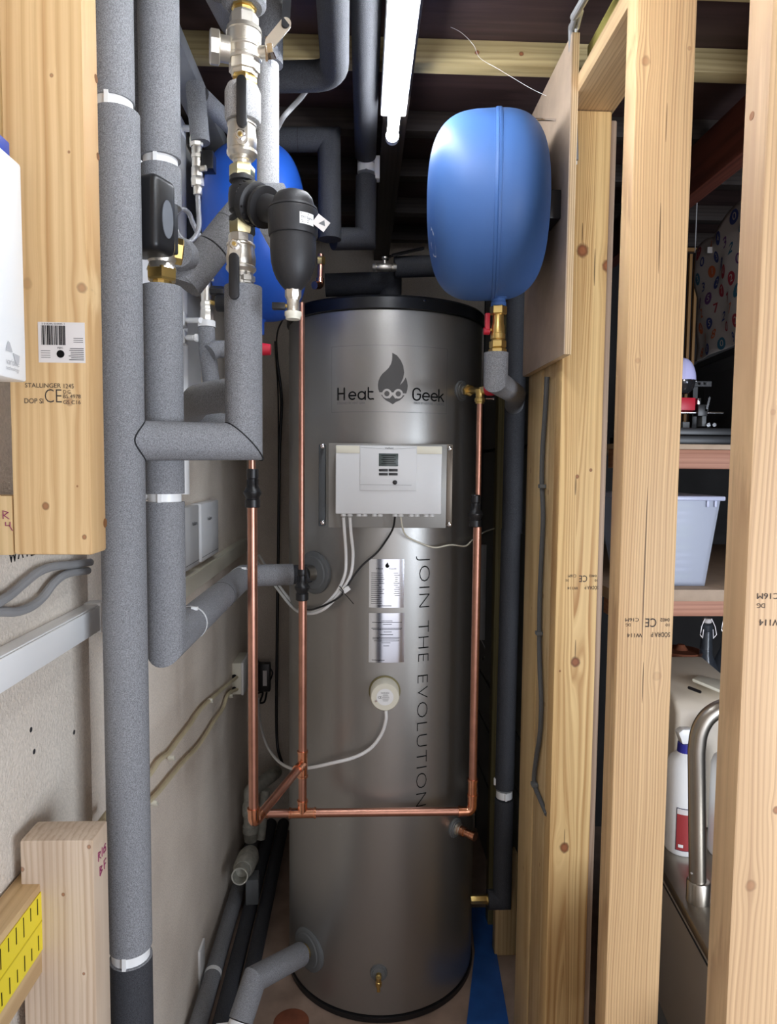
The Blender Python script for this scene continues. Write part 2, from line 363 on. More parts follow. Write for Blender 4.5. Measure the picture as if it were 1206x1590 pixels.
B('wall_plate', simple('galvanised_strip', S(150, 152, 156), .5, .3, var=.1, vscale=20), roof, -.425, -.365, .5, 2.829, 2.395, JZ - .0005, bevel=.002)
# dark sheets lining the right side behind the cylinder
wr = thing('wall_right', None, None, (.5, 2.3, 0), kind='structure')
z0 = 0.0
for z1 in (.30, .52, .70, 1.62, 2.43):
    B('panel', 'sheet', wr, .505, .53, 1.86, 2.829, z0 + .006, z1 - .006, bevel=.002); z0 = z1
B('backing', 'blackm', wr, .531, .545, 1.86, 2.829, 0, 2.43)
B('batten', wood('greenish_batten', S(132, 122, 82), S(92, 84, 54), 'z', freq=80, seed=3), wr, .44, .504, 2.20, 2.245, 0, 2.38, bevel=.002)
# ------------------------------------------------------------------ timber studs of the two partitions
def hand(mb, strokes, o, right, up, h, r):
    o, right, up = V(o), V(right), V(up)
    for st in strokes: mb.tube([o + right*x*h + up*y*h for x, y in st], r, 6)
def stud(name, label, x0, x1, y0, y1, z0, z1, mat, group=None, cat='timber stud', bevel=.004):
    t = thing(name, label, cat, ((x0+x1)/2, (y0+y1)/2, z0), group)
    B('board', mat, t, x0, x1, y0, y1, z0, z1, bevel=bevel)
    return t
def kn(px, py, Y, r, d=1.0):
    p = at(px, py, Y); return (p.x, p.z, r, d)
# left hanging post
LX0, LX1, LY0, LY1 = -.4205, -.326, .84, .887
lz = at(100, 862, LY0).z
kl = [kn(127, 447, LY0, .0055, .6), kn(80, 117, LY0, .0022, .7), kn(107, 236, LY0, .0015, .8), kn(71, 786, LY0, .0042, .8), kn(131, 834, LY0, .0028, .8), kn(108, 624, LY0, .0045, .5), kn(120, 755, LY0, .0012, .8), kn(42, 440, LY0, .006, .25)]
t = stud('timber_post', 'pale pine post hanging beside the grey insulated pipes, with white barcode sticker and CE stamp', LX0, LX1, LY0, LY1, lz, 2.43, wood('pine_post', S(228, 196, 146), S(186, 142, 92), 'z', kl, 48, 1.3, contrast=.85), cat='timber post')
lpost = t
for (px, py, rr) in ((149, 122, .005), (152, 243, .0045), (163, 812, .006)):
    p = atX(px, py, LX1); MB().lathe(p + V((-.0005, 0, 0)), (1, 0, 0), [(0, rr), (.0008, rr)], 14).build('nail_hole', simple('hole_shadowed_wood', S(120, 78, 40), .8), t)
# barcode sticker
s0 = at(96, 532, LY0); rx = V((1, 0, 0)); uz = V((0, 0, 1))
W_, H_ = 71/FPX*LY0*.97, 60/FPX*LY0
st = MB().box(s0.x-W_/2, s0.x+W_/2, LY0-.0006, LY0-.0001, s0.z-H_/2, s0.z+H_/2).build('sticker', 'paper', t)
mb = MB(); rnd = random.Random(3); x = -W_/2+.004
def spt(a, b): return V((s0.x+a, LY0-.0009, s0.z+b))
def quad(mb, a0, a1, b0, b1, f=spt):
    mb.face([mb.bm.verts.new(f(a, b)) for a, b in ((a0, b0), (a1, b0), (a1, b1), (a0, b1))])
while x < -W_/2+.031:
    wd = rnd.choice((.0004, .0008, .0014)); quad(mb, x, x+wd, -.003, H_/2-.004); x += wd + rnd.choice((.0004, .0006, .0009))
for k in range(7): quad(mb, .008+rnd.random()*.003, W_/2-.0015, -.0205+k*.0022, -.0198+k*.0022)
for k in range(3): quad(mb, .014, W_/2-.002, .0005+k*.0022, .001+k*.0022)
for k in range(4): quad(mb, -W_/2+.003, -W_/2+.014, -.018+k*.0026, -.0175+k*.0026)
text_into(mb, '5 018296 022045 3', plane_fn((s0.x-W_/2+.018, LY0-.0009, s0.z+H_/2-.0022), rx, uz, False), .003, width=.027)
mb.lathe((s0.x-.0015, LY0-.00088, s0.z-.0135), (0, -1, 0), [(0, .0046), (.00005, .0046)], 20)
mb.build('print', 'print', st)
mb = MB(); text_into(mb, 'PEFC', plane_fn((s0.x-.0015, LY0-.001, s0.z-.0065), rx, uz), .0032); mb.build('lettering', 'print', st)
mb = MB()
def stmp(s, px, py, size, wpx=None, Y=LY0, thin=0, flip=False, face='y'):
    p = at(px, py, Y); k = Y/FPX
    text_into(mb, s, plane_fn(p + V((0, -.0006, 0)), rx*(-1 if flip else 1), uz*(-1 if flip else 1)), size*k*1.35, thin, wpx*k if wpx else None)
stmp('STALLINGER', 67, 599, 7, 53); stmp('1245', 107, 600, 7, 15); stmp('CE', 83, 616, 22, 25, thin=-.0003); stmp('D.G.', 105, 609, 6, 12)
stmp('BS 4978', 112, 616, 6, 26); stmp('DOP SI', 53, 623, 8, 28); stmp('GS C16', 112, 625, 6, 26)
mb.build('stamp', 'ink', t)
# lower post
BY0 = .866; bz = at(85, 1305, BY0).z; bx0 = at(30, 1310, BY0).x; bx1 = at(145, 1310, BY0).x
kb = [kn(138, 1315, BY0, .0028, .7), kn(34, 1350, BY0, .003, .7), kn(98, 1389, BY0, .0022, .8), kn(46, 1503, BY0, .0018, .8), kn(130, 1512, BY0, .002, .8)]
t = stud('timber_post', 'short pale pine post at lower left marked in purple pen on its edge', bx0, bx1, BY0, BY0+.05, 0, bz, wood('pale_pine', S(206, 186, 164), S(168, 142, 116), 'z', kb, 85, 2.2), cat='timber post', bevel=.003)
mb = MB()
o = atX(153, 1338, bx1+.0005); sy, su = V((0, 1, 0)), V((0, 0, 1))
hand(mb, [[(0, 0), (0, 1), (.6, .8), (.1, .5), (.7, 0)], [(1.0, 0), (1.1, 1)], [(2.1, .9), (1.5, .6), (1.5, .1), (2.1, .1), (2.1, .5), (1.8, .5)]], o + V((0, .0, 0)), sy, su, .012, .0006)
hand(mb, [[(0, 0), (0, 1), (.6, .8), (.1, .5), (.7, .3), (0, 0)], [(1.3, 0), (1.2, 1), (1.8, 1)], [(1.2, .5), (1.7, .5)]], o + V((0, .004, -.022)), sy, su, .012, .0006)
mb.build('handwriting', 'purple', t)
# right partition: three studs seen broad side on
RX0, RX1 = .425, .522
def mark(t, pts, Y, sc_=1.0):
    global mb
    mb = MB()
    for s, px, py, size, wpx in pts: stmp(s, px, py, size, wpx, Y, flip=True)
    mb.build('stamp', 'ink', t)
Y2 = 1.085
k2 = [kn(1002, 95, Y2, .007, .45), kn(990, 560, Y2, .004, .3), kn(1020, 1050, Y2, .007, .2), kn(1070, 75, Y2, .003, .4)]
c2 = [(at(1024, 370, Y2).x, at(1024, 370, Y2).z, .0011, .055), (at(1001, 880, Y2).x, at(1001, 880, Y2).z, .0012, .13), (at(998, 1060, Y2).x, at(998, 1060, Y2).z, .0009, .035), (at(1035, 190, Y2).x, at(1035, 190, Y2).z, .0007, .03)]
s2 = stud('timber_stud', 'middle pine stud of the right partition, broad face with a long central crack', RX0-.0045, RX1-.008, Y2, Y2+.047, 0, 2.312, wood('pine_stud_b', S(222, 186, 138), S(172, 132, 94), 'z', k2, 150, 5.1, c2, .85), 'studs of the right partition')
mark(s2, [('C16M', 981, 962, 6, 22), ('DG', 975, 970, 5, 8), ('W114', 985, 986, 7, 24), ('SÖDRA P', 1025, 985, 8, 31), ('0402', 1032, 962, 6, 15), ('10', 1036, 970, 5, 6), ('CE', 1010, 966, 15, 18)], Y2)
Y3 = .722
k3 = [kn(1165, 1375, Y3, .006, .45), kn(1200, 640, Y3, .003, .2), kn(1205, 1258, Y3, .004, .8)]
s3 = stud('timber_stud', 'nearest pine stud at the right edge of the partition, pinkish broad face', RX0-.0045, RX1-.004, Y3, Y3+.047, 0, 2.312, wood('pine_stud_c', S(218, 184, 142), S(168, 132, 100), 'z', k3, 120, 9.4, (), .7), 'studs of the right partition')
p = atX(1167, 180, RX0-.0045); MB().lathe(p + V((.0005, 0, 0)), (-1, 0, 0), [(0, .0045), (.0008, .0045)], 14).build('knot', simple('knot_wood', S(150, 100, 60), .7), s3)
mark(s3, [('C16M', 1192, 925, 10, 36), ('DG', 1181, 940, 8, 13), ('W114', 1196, 966, 11, 38)], Y3)
Y1 = 1.48
k1 = [kn(904, 389, Y1, .0125), kn(943, 413, Y1, .0115), kn(893, 1028, Y1, .010), kn(869, 1042, Y1, .002), kn(876, 1316, Y1, .0105), kn(896, 740, Y1, .004,.9), kn(917, 730, Y1, .0035,.9)]
s1 = stud('timber_stud', 'far pine stud of the right partition with dark knots, beside the plywood board', RX0+.0075, RX1+.004, Y1, Y1+.047, 0, 2.312, wood('pine_stud_a', S(230, 196, 138), S(176, 130, 78), 'z', k1, 42, 3.3, [(at(904, 362, Y1).x, at(904, 362, Y1).z, .0012, .022), (at(943, 392, Y1).x, at(943, 392, Y1).z, .001, .02), (at(923, 415, Y1).x, at(923, 415, Y1).z, .0014, .04), (at(893, 1008, Y1).x, at(893, 1008, Y1).z, .0012, .022), (at(876, 1300, Y1).x, at(876, 1300, Y1).z, .001, .02), (at(893, 755, Y1).x, at(893, 755, Y1).z, .0014, .02)], 1.0, cath=(at(895, 800, Y1).x, .9, .10)), 'studs of the right partition')
mark(s1, [('C16M', 888, 894, 5, 13), ('DG', 880, 901, 4, 5), ('W114', 889, 913, 5, 17), ('SÖDRA P', 918, 912, 6, 22), ('0402', 920, 894, 4, 12), ('10', 925, 901, 4, 4), ('CE', 905, 898, 11, 13)], Y1)
stud('timber_stud', 'greyish doubled stud showing as a thin strip behind the knotted far stud', RX1+.0045, RX1+.020, Y1+.012, Y1+.06, .0, 2.30, wood('grey_pine', S(176, 152, 130), S(138, 112, 92), 'z', (), 80, 6.1), 'studs of the right partition')
# boards behind, with the grey cable clipped to them
kk = [(1.56, atX(835, 728, RX0+.014).z, .006, .55, 'y')]
b1 = stud('timber_board', 'pale pine board behind the far stud, nearer of two carrying the grey cable', RX0+.012, RX0+.058, 1.530, 1.645, 0, 2.31, wood('pine_side_a', S(214, 188, 142), S(176, 142, 94), 'z', [(1.58, 1.5, .006, .5, 'y'), (1.60, 1.25, .005, .5, 'y'), (1.57, .6, .004, .6, 'y'), (1.56, 1.0, .005, .5, 'y')], 60, 12.), cat='timber board')
b2 = stud('timber_board', 'pale pine board at the far end of the right partition, beside the dark insulated pipe', RX0+.010, RX0+.058, 1.647, 1.785, 0, 2.31, wood('pine_side_b', S(210, 184, 136), S(176, 142, 94), 'z', [(1.74, 1.55, .006, .5, 'y'), (1.7, 1.2, .004, .5, 'y'), (1.72, .5, .004, .5, 'y')], 60, 15.), cat='timber board')
stud('timber_board', 'short pale pine board low down behind the bottom elbow of the dark pipe', .435, .503, 2.06, 2.10, .0, .34, wood('pine_low', S(206, 180, 134), S(172, 138, 92), 'z', (), 60, 18.), cat='timber board')
stud('top_plate', 'pine top plate over the studs, grey underside and yellow edge', RX0+.006, RX1+.01, .2, 1.56, 2.313, 2.351, wood('pine_plate', S(214, 184, 140), S(164, 130, 96), 'y', [(1.35, .47, .004, .3)], 90, 21.), cat='timber plate', bevel=.003)
# plywood board
stud('timber_post', 'narrow strip of timber above the white wall unit at the top left edge', -.4515, LX0-.0012, .846, .88, 1.90, 2.43, wood('pine_strip', S(218, 188, 132), S(180, 140, 88), 'z', (), 60, 44.), cat='timber post', bevel=.001)
for px, py in ((48, 1133), (115, 1137), (53, 1167), (108, 970)):
    q = atX(px, py, -.452); MB().lathe(q-V((.001, 0, 0)), (1, 0, 0), [(0, .0042), (.0013, .0038)], 9).build('plug_hole', 'groove', bpy.data.objects['wall_front_left'])
B('unseen_panel_1', simple('unseen_panel_navy', S(34, 42, 74), .5), None, -.45, -.12, -1.24, -1.2, 0, 2.0, bevel=.003)['kind'] = 'structure'  # unseen panel added behind the camera, gives the foil labels a dark reflection
pl = thing('plywood_board', 'brown-faced plywood board fixed upright behind the right blue vessel', 'plywood board', (.426, 1.6, 1.79))
PY0, PY1 = 1.415, 1.775; pz = 1.792
n = 7
for i in range(n):
    B('ply_layer', simple('ply_layer_%s' % 'ab'[i % 2], S(*((214, 188, 148), (176, 144, 106))[i % 2]), .7) if i else M['ply'], pl, .4165+i*.0022, .4165+(i+1)*.0022, PY0, PY1, pz, 2.4285)
# small timber behind left post with R 4
t = stud('timber_offcut', 'small timber offcut marked R 4 in purple, behind the left post', -.4518, LX0-.0012, .8405, .875, at(20, 862, .8405).z, at(20, 770, .8405).z, wood('offcut', S(216, 186, 140), S(176, 146, 96), 'z', (), 50, 24.), cat='timber offcut', bevel=.001)
mb = MB(); hand(mb, [[(0, 0), (0, 1), (.6, .8), (.1, .45), (.7, 0)]], at(5, 806, .8395), rx, uz, .010, .0005); hand(mb, [[(0, 1), (0, .5), (.6, .5)], [(.6, 1), (.55, .4), (.9, -.2)]], at(9, 822, .8395), rx, uz, .009, .0005); mb.build('handwriting', 'purple', t)
mb = MB()   # pencilled word on the render
o = atX(14, 872, -.4515)
k = .016
sy2 = V((0, 1, 0))
hand(mb, [[(0, 1), (.35, 0), (.6, .8), (.9, 0), (1.2, 1)], [(1.5, 0), (1.9, 1), (2.3, 0)], [(1.7, .4), (2.2, .4)], [(2.6, 1), (3.4, 1)], [(3, 1), (3, 0)], [(4.3, 0), (3.7, 0), (3.7, 1), (4.3, 1)], [(3.7, .5), (4.2, .5)], [(4.7, 0), (4.7, 1), (5.3, .8), (4.8, .5), (5.4, 0)]], o, sy2, uz, k, .0008)
mb.build('handwriting', 'print', bpy.data.objects['wall_front_left'])
# ------------------------------------------------------------------ fluorescent batten on the rafter
tl = thing('strip_light', 'white fluorescent strip light glowing under the dark rafter', 'strip light', (.067, 1.1, 2.385))
TX = .067
B('housing', 'white', tl, TX-.029, TX+.029, .42, 1.60, 2.345, 2.384, bevel=.004)
em = bpy.data.materials.new('tube_glow'); em.use_nodes = True; eb = em.node_tree.nodes['Principled BSDF']
eb.inputs['Base Color'].default_value = (1, 1, 1, 1); eb.inputs['Emission Color'].default_value = (.90, .94, 1, 1); eb.inputs['Emission Strength'].default_value = TUBE_STRENGTH
MB().lathe((TX, .44, 2.322), (0, 1, 0), [(0, .013), (1.195, .013), (1.2, .011)], 20).build('tube', em, tl)
for yy in (.425, 1.638): MB().lathe((TX, yy, 2.322), (0, 1, 0), [(0, .0155), (.016, .0155), (.018, .013)], 20).build('end_cap', 'pale', tl)
for yy in (.44, 1.60): B('lamp_holder', 'white', tl, TX-.013, TX+.013, yy-.006, yy+.006, 2.322, 2.3449, bevel=.002)
# ------------------------------------------------------------------ hot water cylinder
CX, CY, CR = .072, 2.10, .29
def on_cyl(px, py, r=CR):
    d = ray(px, py); a = d.x**2+d.y**2; b = 2*(-CX*d.x - CY*d.y); c = CX**2+CY**2-r*r
    t = (-b-math.sqrt(max(0, b*b-4*a*c)))/(2*a); return CP + d*t
def cyl_fn(px, py, off=.0009, rot=0):
    p = on_cyl(px, py); th = math.atan2(p.x-CX, CY-p.y); cs, sn = math.cos(rot), math.sin(rot)
    def fn(x, y):
        x, y = x*cs-y*sn, x*sn+y*cs
        a = th + x/CR; return V((CX+(CR+off)*math.sin(a), CY-(CR+off)*math.cos(a), p.z+y))
    return fn
def flat_into(mb, pts, fn, mx=.006):
    tb = bmesh.new(); tb.faces.new([tb.verts.new((x, y, 0)) for x, y in pts]); bmesh.ops.triangulate(tb, faces=tb.faces)
    for _ in range(4):
        es = [e for e in tb.edges if e.calc_length() > mx]
        if not es: break
        bmesh.ops.subdivide_edges(tb, edges=es, cuts=1); bmesh.ops.triangulate(tb, faces=tb.faces)
    mp = {v: mb.bm.verts.new(fn(v.co.x, v.co.y)) for v in tb.verts}
    for f in tb.faces: mb.face([mp[v] for v in f.verts])
    tb.free(); return mb
cyl = thing('hot_water_cylinder', 'tall silver grey hot water cylinder with flame and goggles logo', 'hot water cylinder', (CX, CY, 0))
MB().lathe((CX, CY, .018), (0, 0, 1), [(0, CR-.004), (.004, CR), (.40, CR), (1.2, CR), (1.946, CR), (1.948, CR-.002)], 128).build('jacket', 'steel', cyl)
MB().lathe((CX, CY, 0), (0, 0, 1), [(0, CR+.001), (.002, CR+.004), (.016, CR+.004), (.018, CR-.01)], 96).build('base_ring', 'black', cyl)
MB().lathe((CX, CY, 1.966), (0, 0, 1), [(0, CR+.002), (.002, CR+.007), (.030, CR+.007), (.036, CR+.002), (.037, 0)], 96).build('lid', simple('gloss_black_lid', S(14, 15, 18), .3), cyl)
p = on_cyl(659, 467, CR+.007); MB().lathe(p, (p-V((CX, CY, p.z))), [(0, .003), (.002, .002)], 10).build('lid_screw', 'chrome', cyl)
px_ = (CY-CR)/FPX
def lg(pts, ox=550, oy=540, s=10.96, cx=610.5, cy=588): return [((ox+x/s-cx)*px_, -(oy+y/s-cy)*px_) for x, y in pts]
fnL = cyl_fn(610.5, 588, .0009); fnL2 = cyl_fn(610.5, 588, .0013)
mb = MB()
flat_into(mb, lg([(640, 95), (720, 138), (785, 215), (830, 310), (846, 420), (832, 510), (776, 630), (830, 575), (874, 500), (900, 570), (910, 640), (905, 700), (886, 768), (820, 768), (650, 755), (490, 755), (430, 755), (410, 700), (404, 640), (412, 570), (440, 500), (480, 445), (530, 400), (580, 350), (620, 285), (638, 220), (641, 150)]), fnL)
flat_into(mb, lg([(460, 800), (520, 800), (600, 860), (655, 800), (700, 860), (800, 800), (857, 800), (820, 850), (770, 890), (710, 915), (657, 955), (600, 920), (540, 890), (495, 850)]), fnL)
mb.build('flame_emblem', simple('emblem_grey', S(70, 68, 66), .55), cyl)
mb = MB()
def ann(cx, cy, ro, ri, fn, mb, n=40, s=10.96):
    for k in range(n):
        a0, a1 = 2*PI*k/n, 2*PI*(k+1)/n
        q = lg([(cx+ro*math.cos(a0), cy+ro*math.sin(a0)), (cx+ro*math.cos(a1), cy+ro*math.sin(a1)), (cx+ri*math.cos(a1), cy+ri*math.sin(a1)), (cx+ri*math.cos(a0), cy+ri*math.sin(a0))])
        mb.face([mb.bm.verts.new(fn(*v)) for v in q])
for c in (557, 748): ann(c, 778, 80, 45, fnL2, mb)
flat_into(mb, lg([(625, 765), (682, 765), (682, 795), (625, 795)]), fnL2)
mb.build('goggles_emblem', 'steel', cyl)
mb = MB()
for c in (557, 748): ann(c, 778, 45, .5, fnL2, mb)
mb.build('goggle_lens_emblem', simple('emblem_grey_b', S(78, 75, 73), .55), cyl)
mb = MB()
def arc(cx, cy, r, a0, a1, n=14): return [(cx+r*math.cos(R_(a0+(a1-a0)*k/n)), cy+r*math.sin(R_(a0+(a1-a0)*k/n))) for k in range(n+1)]
LET = {'H': [[(0, 0), (0, 18)], [(11, 0), (11, 18)], [(0, 9.5), (11, 9.5)]], 'e': [[(.2, 6)]+[(11, 6)]+arc(5.6, 6, 5.6, 0, 310, 22)],
       'a': [arc(5.6, 6, 5.6, 0, 360, 24), [(11.2, 12), (11.2, 0)]], 't': [[(1, 18), (1, 4)]+arc(5, 4.4, 4, 180, 300, 8)[1:]+[(9, .6)], [(1, 11.5), (8, 11.5)]],
       'G': [arc(6, 12, 6, 20, 180, 12)+arc(6, 6, 6, 180, 360, 14)+[(12, 9), (7, 9)]], 'k': [[(0, 0), (0, 18)], [(8, 11.5), (.5, 5.5)], [(3, 7.5), (9, 0)]]}
def ribbon(mb, pts, fn, wd):
    for a, b in zip(pts, pts[1:]):
        n = max(1, int(math.hypot(b[0]-a[0], b[1]-a[1])/3)); dx, dy = b[0]-a[0], b[1]-a[1]; l = math.hypot(dx, dy) or 1; nx, ny = -dy/l*wd/2, dx/l*wd/2
        for k in range(n):
            p, q = (a[0]+dx*k/n, a[1]+dy*k/n), (a[0]+dx*(k+1)/n, a[1]+dy*(k+1)/n)
            mb.face([mb.bm.verts.new(fn(x*px_, y*px_)) for x, y in ((p[0]-nx, p[1]-ny), (q[0]-nx, q[1]-ny), (q[0]+nx, q[1]+ny), (p[0]+nx, p[1]+ny))])
    for c in pts:
        mb.face([mb.bm.verts.new(fn((c[0]+wd/2*math.cos(PI*k/4))*px_, (c[1]+wd/2*math.sin(PI*k/4))*px_)) for k in range(8)])
for word, xs in (('Heat', (522, 541, 556, 571)), ('Geek', (641.5, 657.5, 672, 686))):
    mb = MB()
    for ch, x in zip(word, xs):
        for st_ in LET[ch]: ribbon(mb, [(p[0]+x-610.5, p[1]-19) for p in st_], cyl_fn(610.5, 601, .0009), 2.3)
    tag(mb.build('lettering', 'print', cyl), None, None, None, None)
mb = MB(); text_into(mb, 'DESIGNED BY HEAT GEEK', cyl_fn(544.5, 626), 5*px_, 0, 47*px_); mb.build('lettering', 'print_soft', cyl); mb = MB(); text_into(mb, 'MADE BY NEWARK CYLINDERS', cyl_fn(667, 627), 5*px_, 0, 53*px_)
mb.build('lettering', 'print_soft', cyl)
for word, ya, yb_ in (('JOIN', 863.5, 943), ('THE', 964, 1027), ('EVOLUTION', 1049, 1252)):
    mb = MB(); xm_ = 658.5-(ya+yb_-1726)/2*.0165; text_into(mb, word, cyl_fn(xm_, (ya+yb_)/2, .0009, -PI/2), .0475, -.0011, on_cyl(xm_, ya).z-on_cyl(xm_, yb_).z, sub=1, space=1.12); mb.build('lettering', 'print', cyl)
mb = MB()   # faint outline of the clear logo film
f4 = cyl_fn(606, 588, .0006)
for (x0, x1, y0, y1) in ((-96, 96, 50.5, 51), (-96, 96, -51, -50.5), (-96, -95.5, -51, 51), (95.5, 96, -51, 51)):
    flat_into(mb, [(x0*px_, y0*px_), (x1*px_, y0*px_), (x1*px_, y1*px_), (x0*px_, y1*px_)], f4, .01)
mb.build('film_edge', 'print_soft', cyl)
def foil(pxc, pyc, w, h, name):
    m = MB(); fn = cyl_fn(pxc, pyc, .0012); nx = 14
    for i in range(nx):
        x0, x1 = (-w/2+w*i/nx)*px_, (-w/2+w*(i+1)/nx)*px_
        m.face([m.bm.verts.new(fn(x, y*px_)) for x, y in ((x0, -h/2), (x1, -h/2), (x1, h/2), (x0, h/2))])
    return m.build(name, 'foil', cyl)
f1 = foil(600, 906, 55, 77, 'rating_label'); f2 = foil(600, 990.5, 56, 79, 'warning_label')
mb = MB(); fn = cyl_fn(600, 906, .0016); rr = random.Random(5)
def rows(mb, fn, x0, x1, y, h=.7):
    flat_into(mb, [(x0*px_, y*px_), (x1*px_, y*px_), (x1*px_, (y+h)*px_), (x0*px_, (y+h)*px_)], fn, .012)
for k in range(16): rows(mb, fn, -24, -24+12+rr.random()*9, 16-k*3.2)
for k in range(12): rows(mb, fn, 11+rr.random()*3, 17+rr.random()*4, 16-k*3.2)
rows(mb, fn, -14, 8, -36, .9)
flat_into(mb, [(x*.32*px_+.0015, y*.32*px_+.050) for x, y in [(0, 14), (5, 6), (6, -2), (9, 2), (10, -6), (6, -12), (0, -15), (-6, -12), (-10, -6), (-9, 1), (-4, 6)]], fn, .01)
text_into(mb, 'Heat      Geek', cyl_fn(600, 883, .0016), .006, 0, 32*px_)
mb.build('print', 'print', f1)
mb = MB(); fn = cyl_fn(600, 990.5, .0016)
for (x0, x1, y) in ((-8, 9, 27), (-23, 24, 24.5), (-6, 8, 21.5), (-24, 24, 15), (-22, 23, 13), (-5, 8, 9.5), (-10, 10, 5), (-22, 21, 0), (-22, 20, -2), (-20, 20, -5), (-8, 6, -8), (-5, 4, -13), (-23, -3, -36)): rows(mb, fn, x0, x1, y)
mb.build('print', 'print', f2)
def grommet(px, py, r, name='pipe_grommet', th=.010):
    p = on_cyl(px, py); n = V((p.x-CX, p.y-CY, 0)).normalized()
    MB().lathe(p - n*.012, n, [(0, r), (.012+.003, r), (.012+.006, r*.92), (.012+.006, r*.8), (.012+.009, r*.74), (.012+th, r*.45), (.012+th, .001)], 40).build(name, 'rubber', cyl)
    return p, n
gA = grommet(488, 889, .060); gB = grommet(479, 1474, .062); gC = grommet(716, 607, .028); gD = grommet(706, 1285, .028); gE = grommet(588, 1510, .024)
# immersion heater in the middle of the front
p = on_cyl(597, 1073); n = V((p.x-CX, p.y-CY, 0)).normalized()
ih = MB().lathe(p - n*.006, n, [(0, .0405), (.007, .0405), (.0075, .039), (.050, .0385), (.054, .036), (.0545, .001)], 48).build('immersion_heater_cover', 'cream', cyl)
MB().lathe(p-n*.004, n, [(0, .043), (.007, .043), (.0075, .040)], 40).build('immersion_nut', simple('dull_brass', S(120, 112, 78), .5, .7), cyl)
MB().lathe(p + n*.0486, n, [(0, .0225), (.0004, .0225)], 36).build('printed_label', 'white', ih)
mb = MB(); cfn = plane_fn(p + n*.0494 + V((0, 0, .0)), V((-n.y, n.x, 0)), V((0, 0, 1)))
def cf(dx, dy): return lambda x, y: cfn(x+dx, y+dy)
text_into(mb, 'CE', cf(-.014, -.001), .008); text_into(mb, 'WARNING', cf(.0, .011), .0045)
for k in range(7): quad(mb, -.008+abs(3-k)*.001, .012-abs(3-k)*.0015, .006-k*.0028, .0066-k*.0028, cfn)
mb.build('print', 'print', ih)
MB().lathe(cfn(-.0235, -.010), n, [(0, .003), (.0025, .0028)], 12).build('cover_screw', 'chrome', ih)
# drain cock and capped stub
p, n = gE; dmb = MB(); q = p + n*.008
dmb.lathe(q, n, [(0, .008), (.012, .008), (.014, .006), (.022, .006)], 16); dmb.lathe(q + n*.018 + V((0, 0, .006)), (0, 0, -1), [(0, .007), (.012, .007), (.013, .0085), (.024, .0085), (.026, .005), (.040, .005)], 14); dmb.build('drain_cock', 'brass', cyl)
p, n = gD; MB().lathe(p+n*.006, n, [(0, .017), (.010, .017), (.012, .012), (.018, .012)], 20).build('stub_nut', 'nickel', cyl)
MB().lathe(p+n*.022, n, [(0, .014), (.014, .014), (.016, .011), (.034, .011), (.036, .0125), (.05, .0125)], 20).build('copper_stub', 'copper_b', cyl)
p = gC[0]; n = gC[1]; MB().lathe(p+n*.008, n, [(0, .013), (.014, .013)], 20).build('stub_nut', 'nickel', cyl)
p, n = gA; MB().lathe(p+n*.004, n, [(0, .024), (.010, .021), (.03, .021)], 20).build('steel_stub', 'stainless', cyl)
p, n = gB; MB().lathe(p+n*.004, n, [(0, .022), (.012, .022), (.014, .018), (.032, .018)], 20).build('copper_stub', 'brass', cyl)
# ------------------------------------------------------------------ controller box on its plate
cb = thing('control_box', 'white heating control box with dark screen mounted on the cylinder', 'control box', (.07, 1.78, 1.5))
def zr(py, Y, px=602): return at(px, py, Y).z
PYp = 1.797; pa, pb = at(510, 688, PYp), at(692, 820, PYp)
B('mounting_plate', simple('zinc_plate', S(150, 148, 143), .45, .4, bump=.06, bscale=300), cb, pa.x, pb.x, PYp, PYp+.003, pb.z, pa.z, bevel=.001)
for (px, py) in ((501, 693), (698, 697), (501, 811), (697, 814)):
    q = at(px, py, 1.80); MB().lathe(q + V((0, .045, 0)), (0, -1, 0), [(0, .004), (.05, .004), (.052, .006), (.056, .006), (.058, .003)], 12).build('screw', 'chrome', cb)
for (px) in (500, 698):
    q0, q1 = at(px, 690, 1.815), at(px, 817, 1.815); B('side_bracket', M['sheet'] if px < 600 else simple('bronze_bracket', S(118, 108, 96), .4, .6), cb, q0.x-.009, q0.x+.009, 1.812, 1.84, q1.z, q0.z, bevel=.002)
FY = 1.735; fa, fb = at(521, 691, FY), at(685, 799, FY); cxm = (fa.x+fb.x)/2
B('casing', 'pale', cb, fa.x, fb.x, FY, PYp-.0005, fb.z, fa.z, bevel=.003)
ma, mbb = at(559, 692, FY-.004), at(646, 762, FY-.004)
md = B('control_module', 'pale', cb, ma.x, mbb.x, FY-.0035, FY-.0002, mbb.z, ma.z-.001, bevel=.001)
for (x0, x1) in ((fa.x+.001, ma.x-.001), (mbb.x+.001, fb.x-.001)): B('top_cover', 'cream', cb, x0, x1, FY-.0012, FY-.0001, fa.z-.020, fa.z-.001, bevel=.0005)
a_, b_ = at(588, 704, FY-.005), at(618, 724, FY-.005); scn = B('screen', 'screen', cb, a_.x, b_.x, FY-.0045, FY-.0036, b_.z, a_.z, bevel=.0003)
mb = MB()
for k in range(5):
    z = a_.z - .006 - k*.005; quad(mb, 0, 0, 0, 0) if False else mb.face([mb.bm.verts.new(v) for v in ((a_.x+.006+(k % 2)*.004, FY-.0047, z), (b_.x-.006-(k % 2)*.004, FY-.0047, z), (b_.x-.006-(k % 2)*.004, FY-.0047, z+.0012), (a_.x+.006+(k % 2)*.004, FY-.0047, z+.0012))])
mb.build('screen_print', 'print', scn)
for r_ in range(2):
    for c_ in range(2):
        q = at(595+c_*15.3, 730+r_*6.2, FY-.004); B('button', 'black', cb, q.x-.0115, q.x+.0115, FY-.0052, FY-.0036, q.z-.0032, q.z+.0032, bevel=.001)
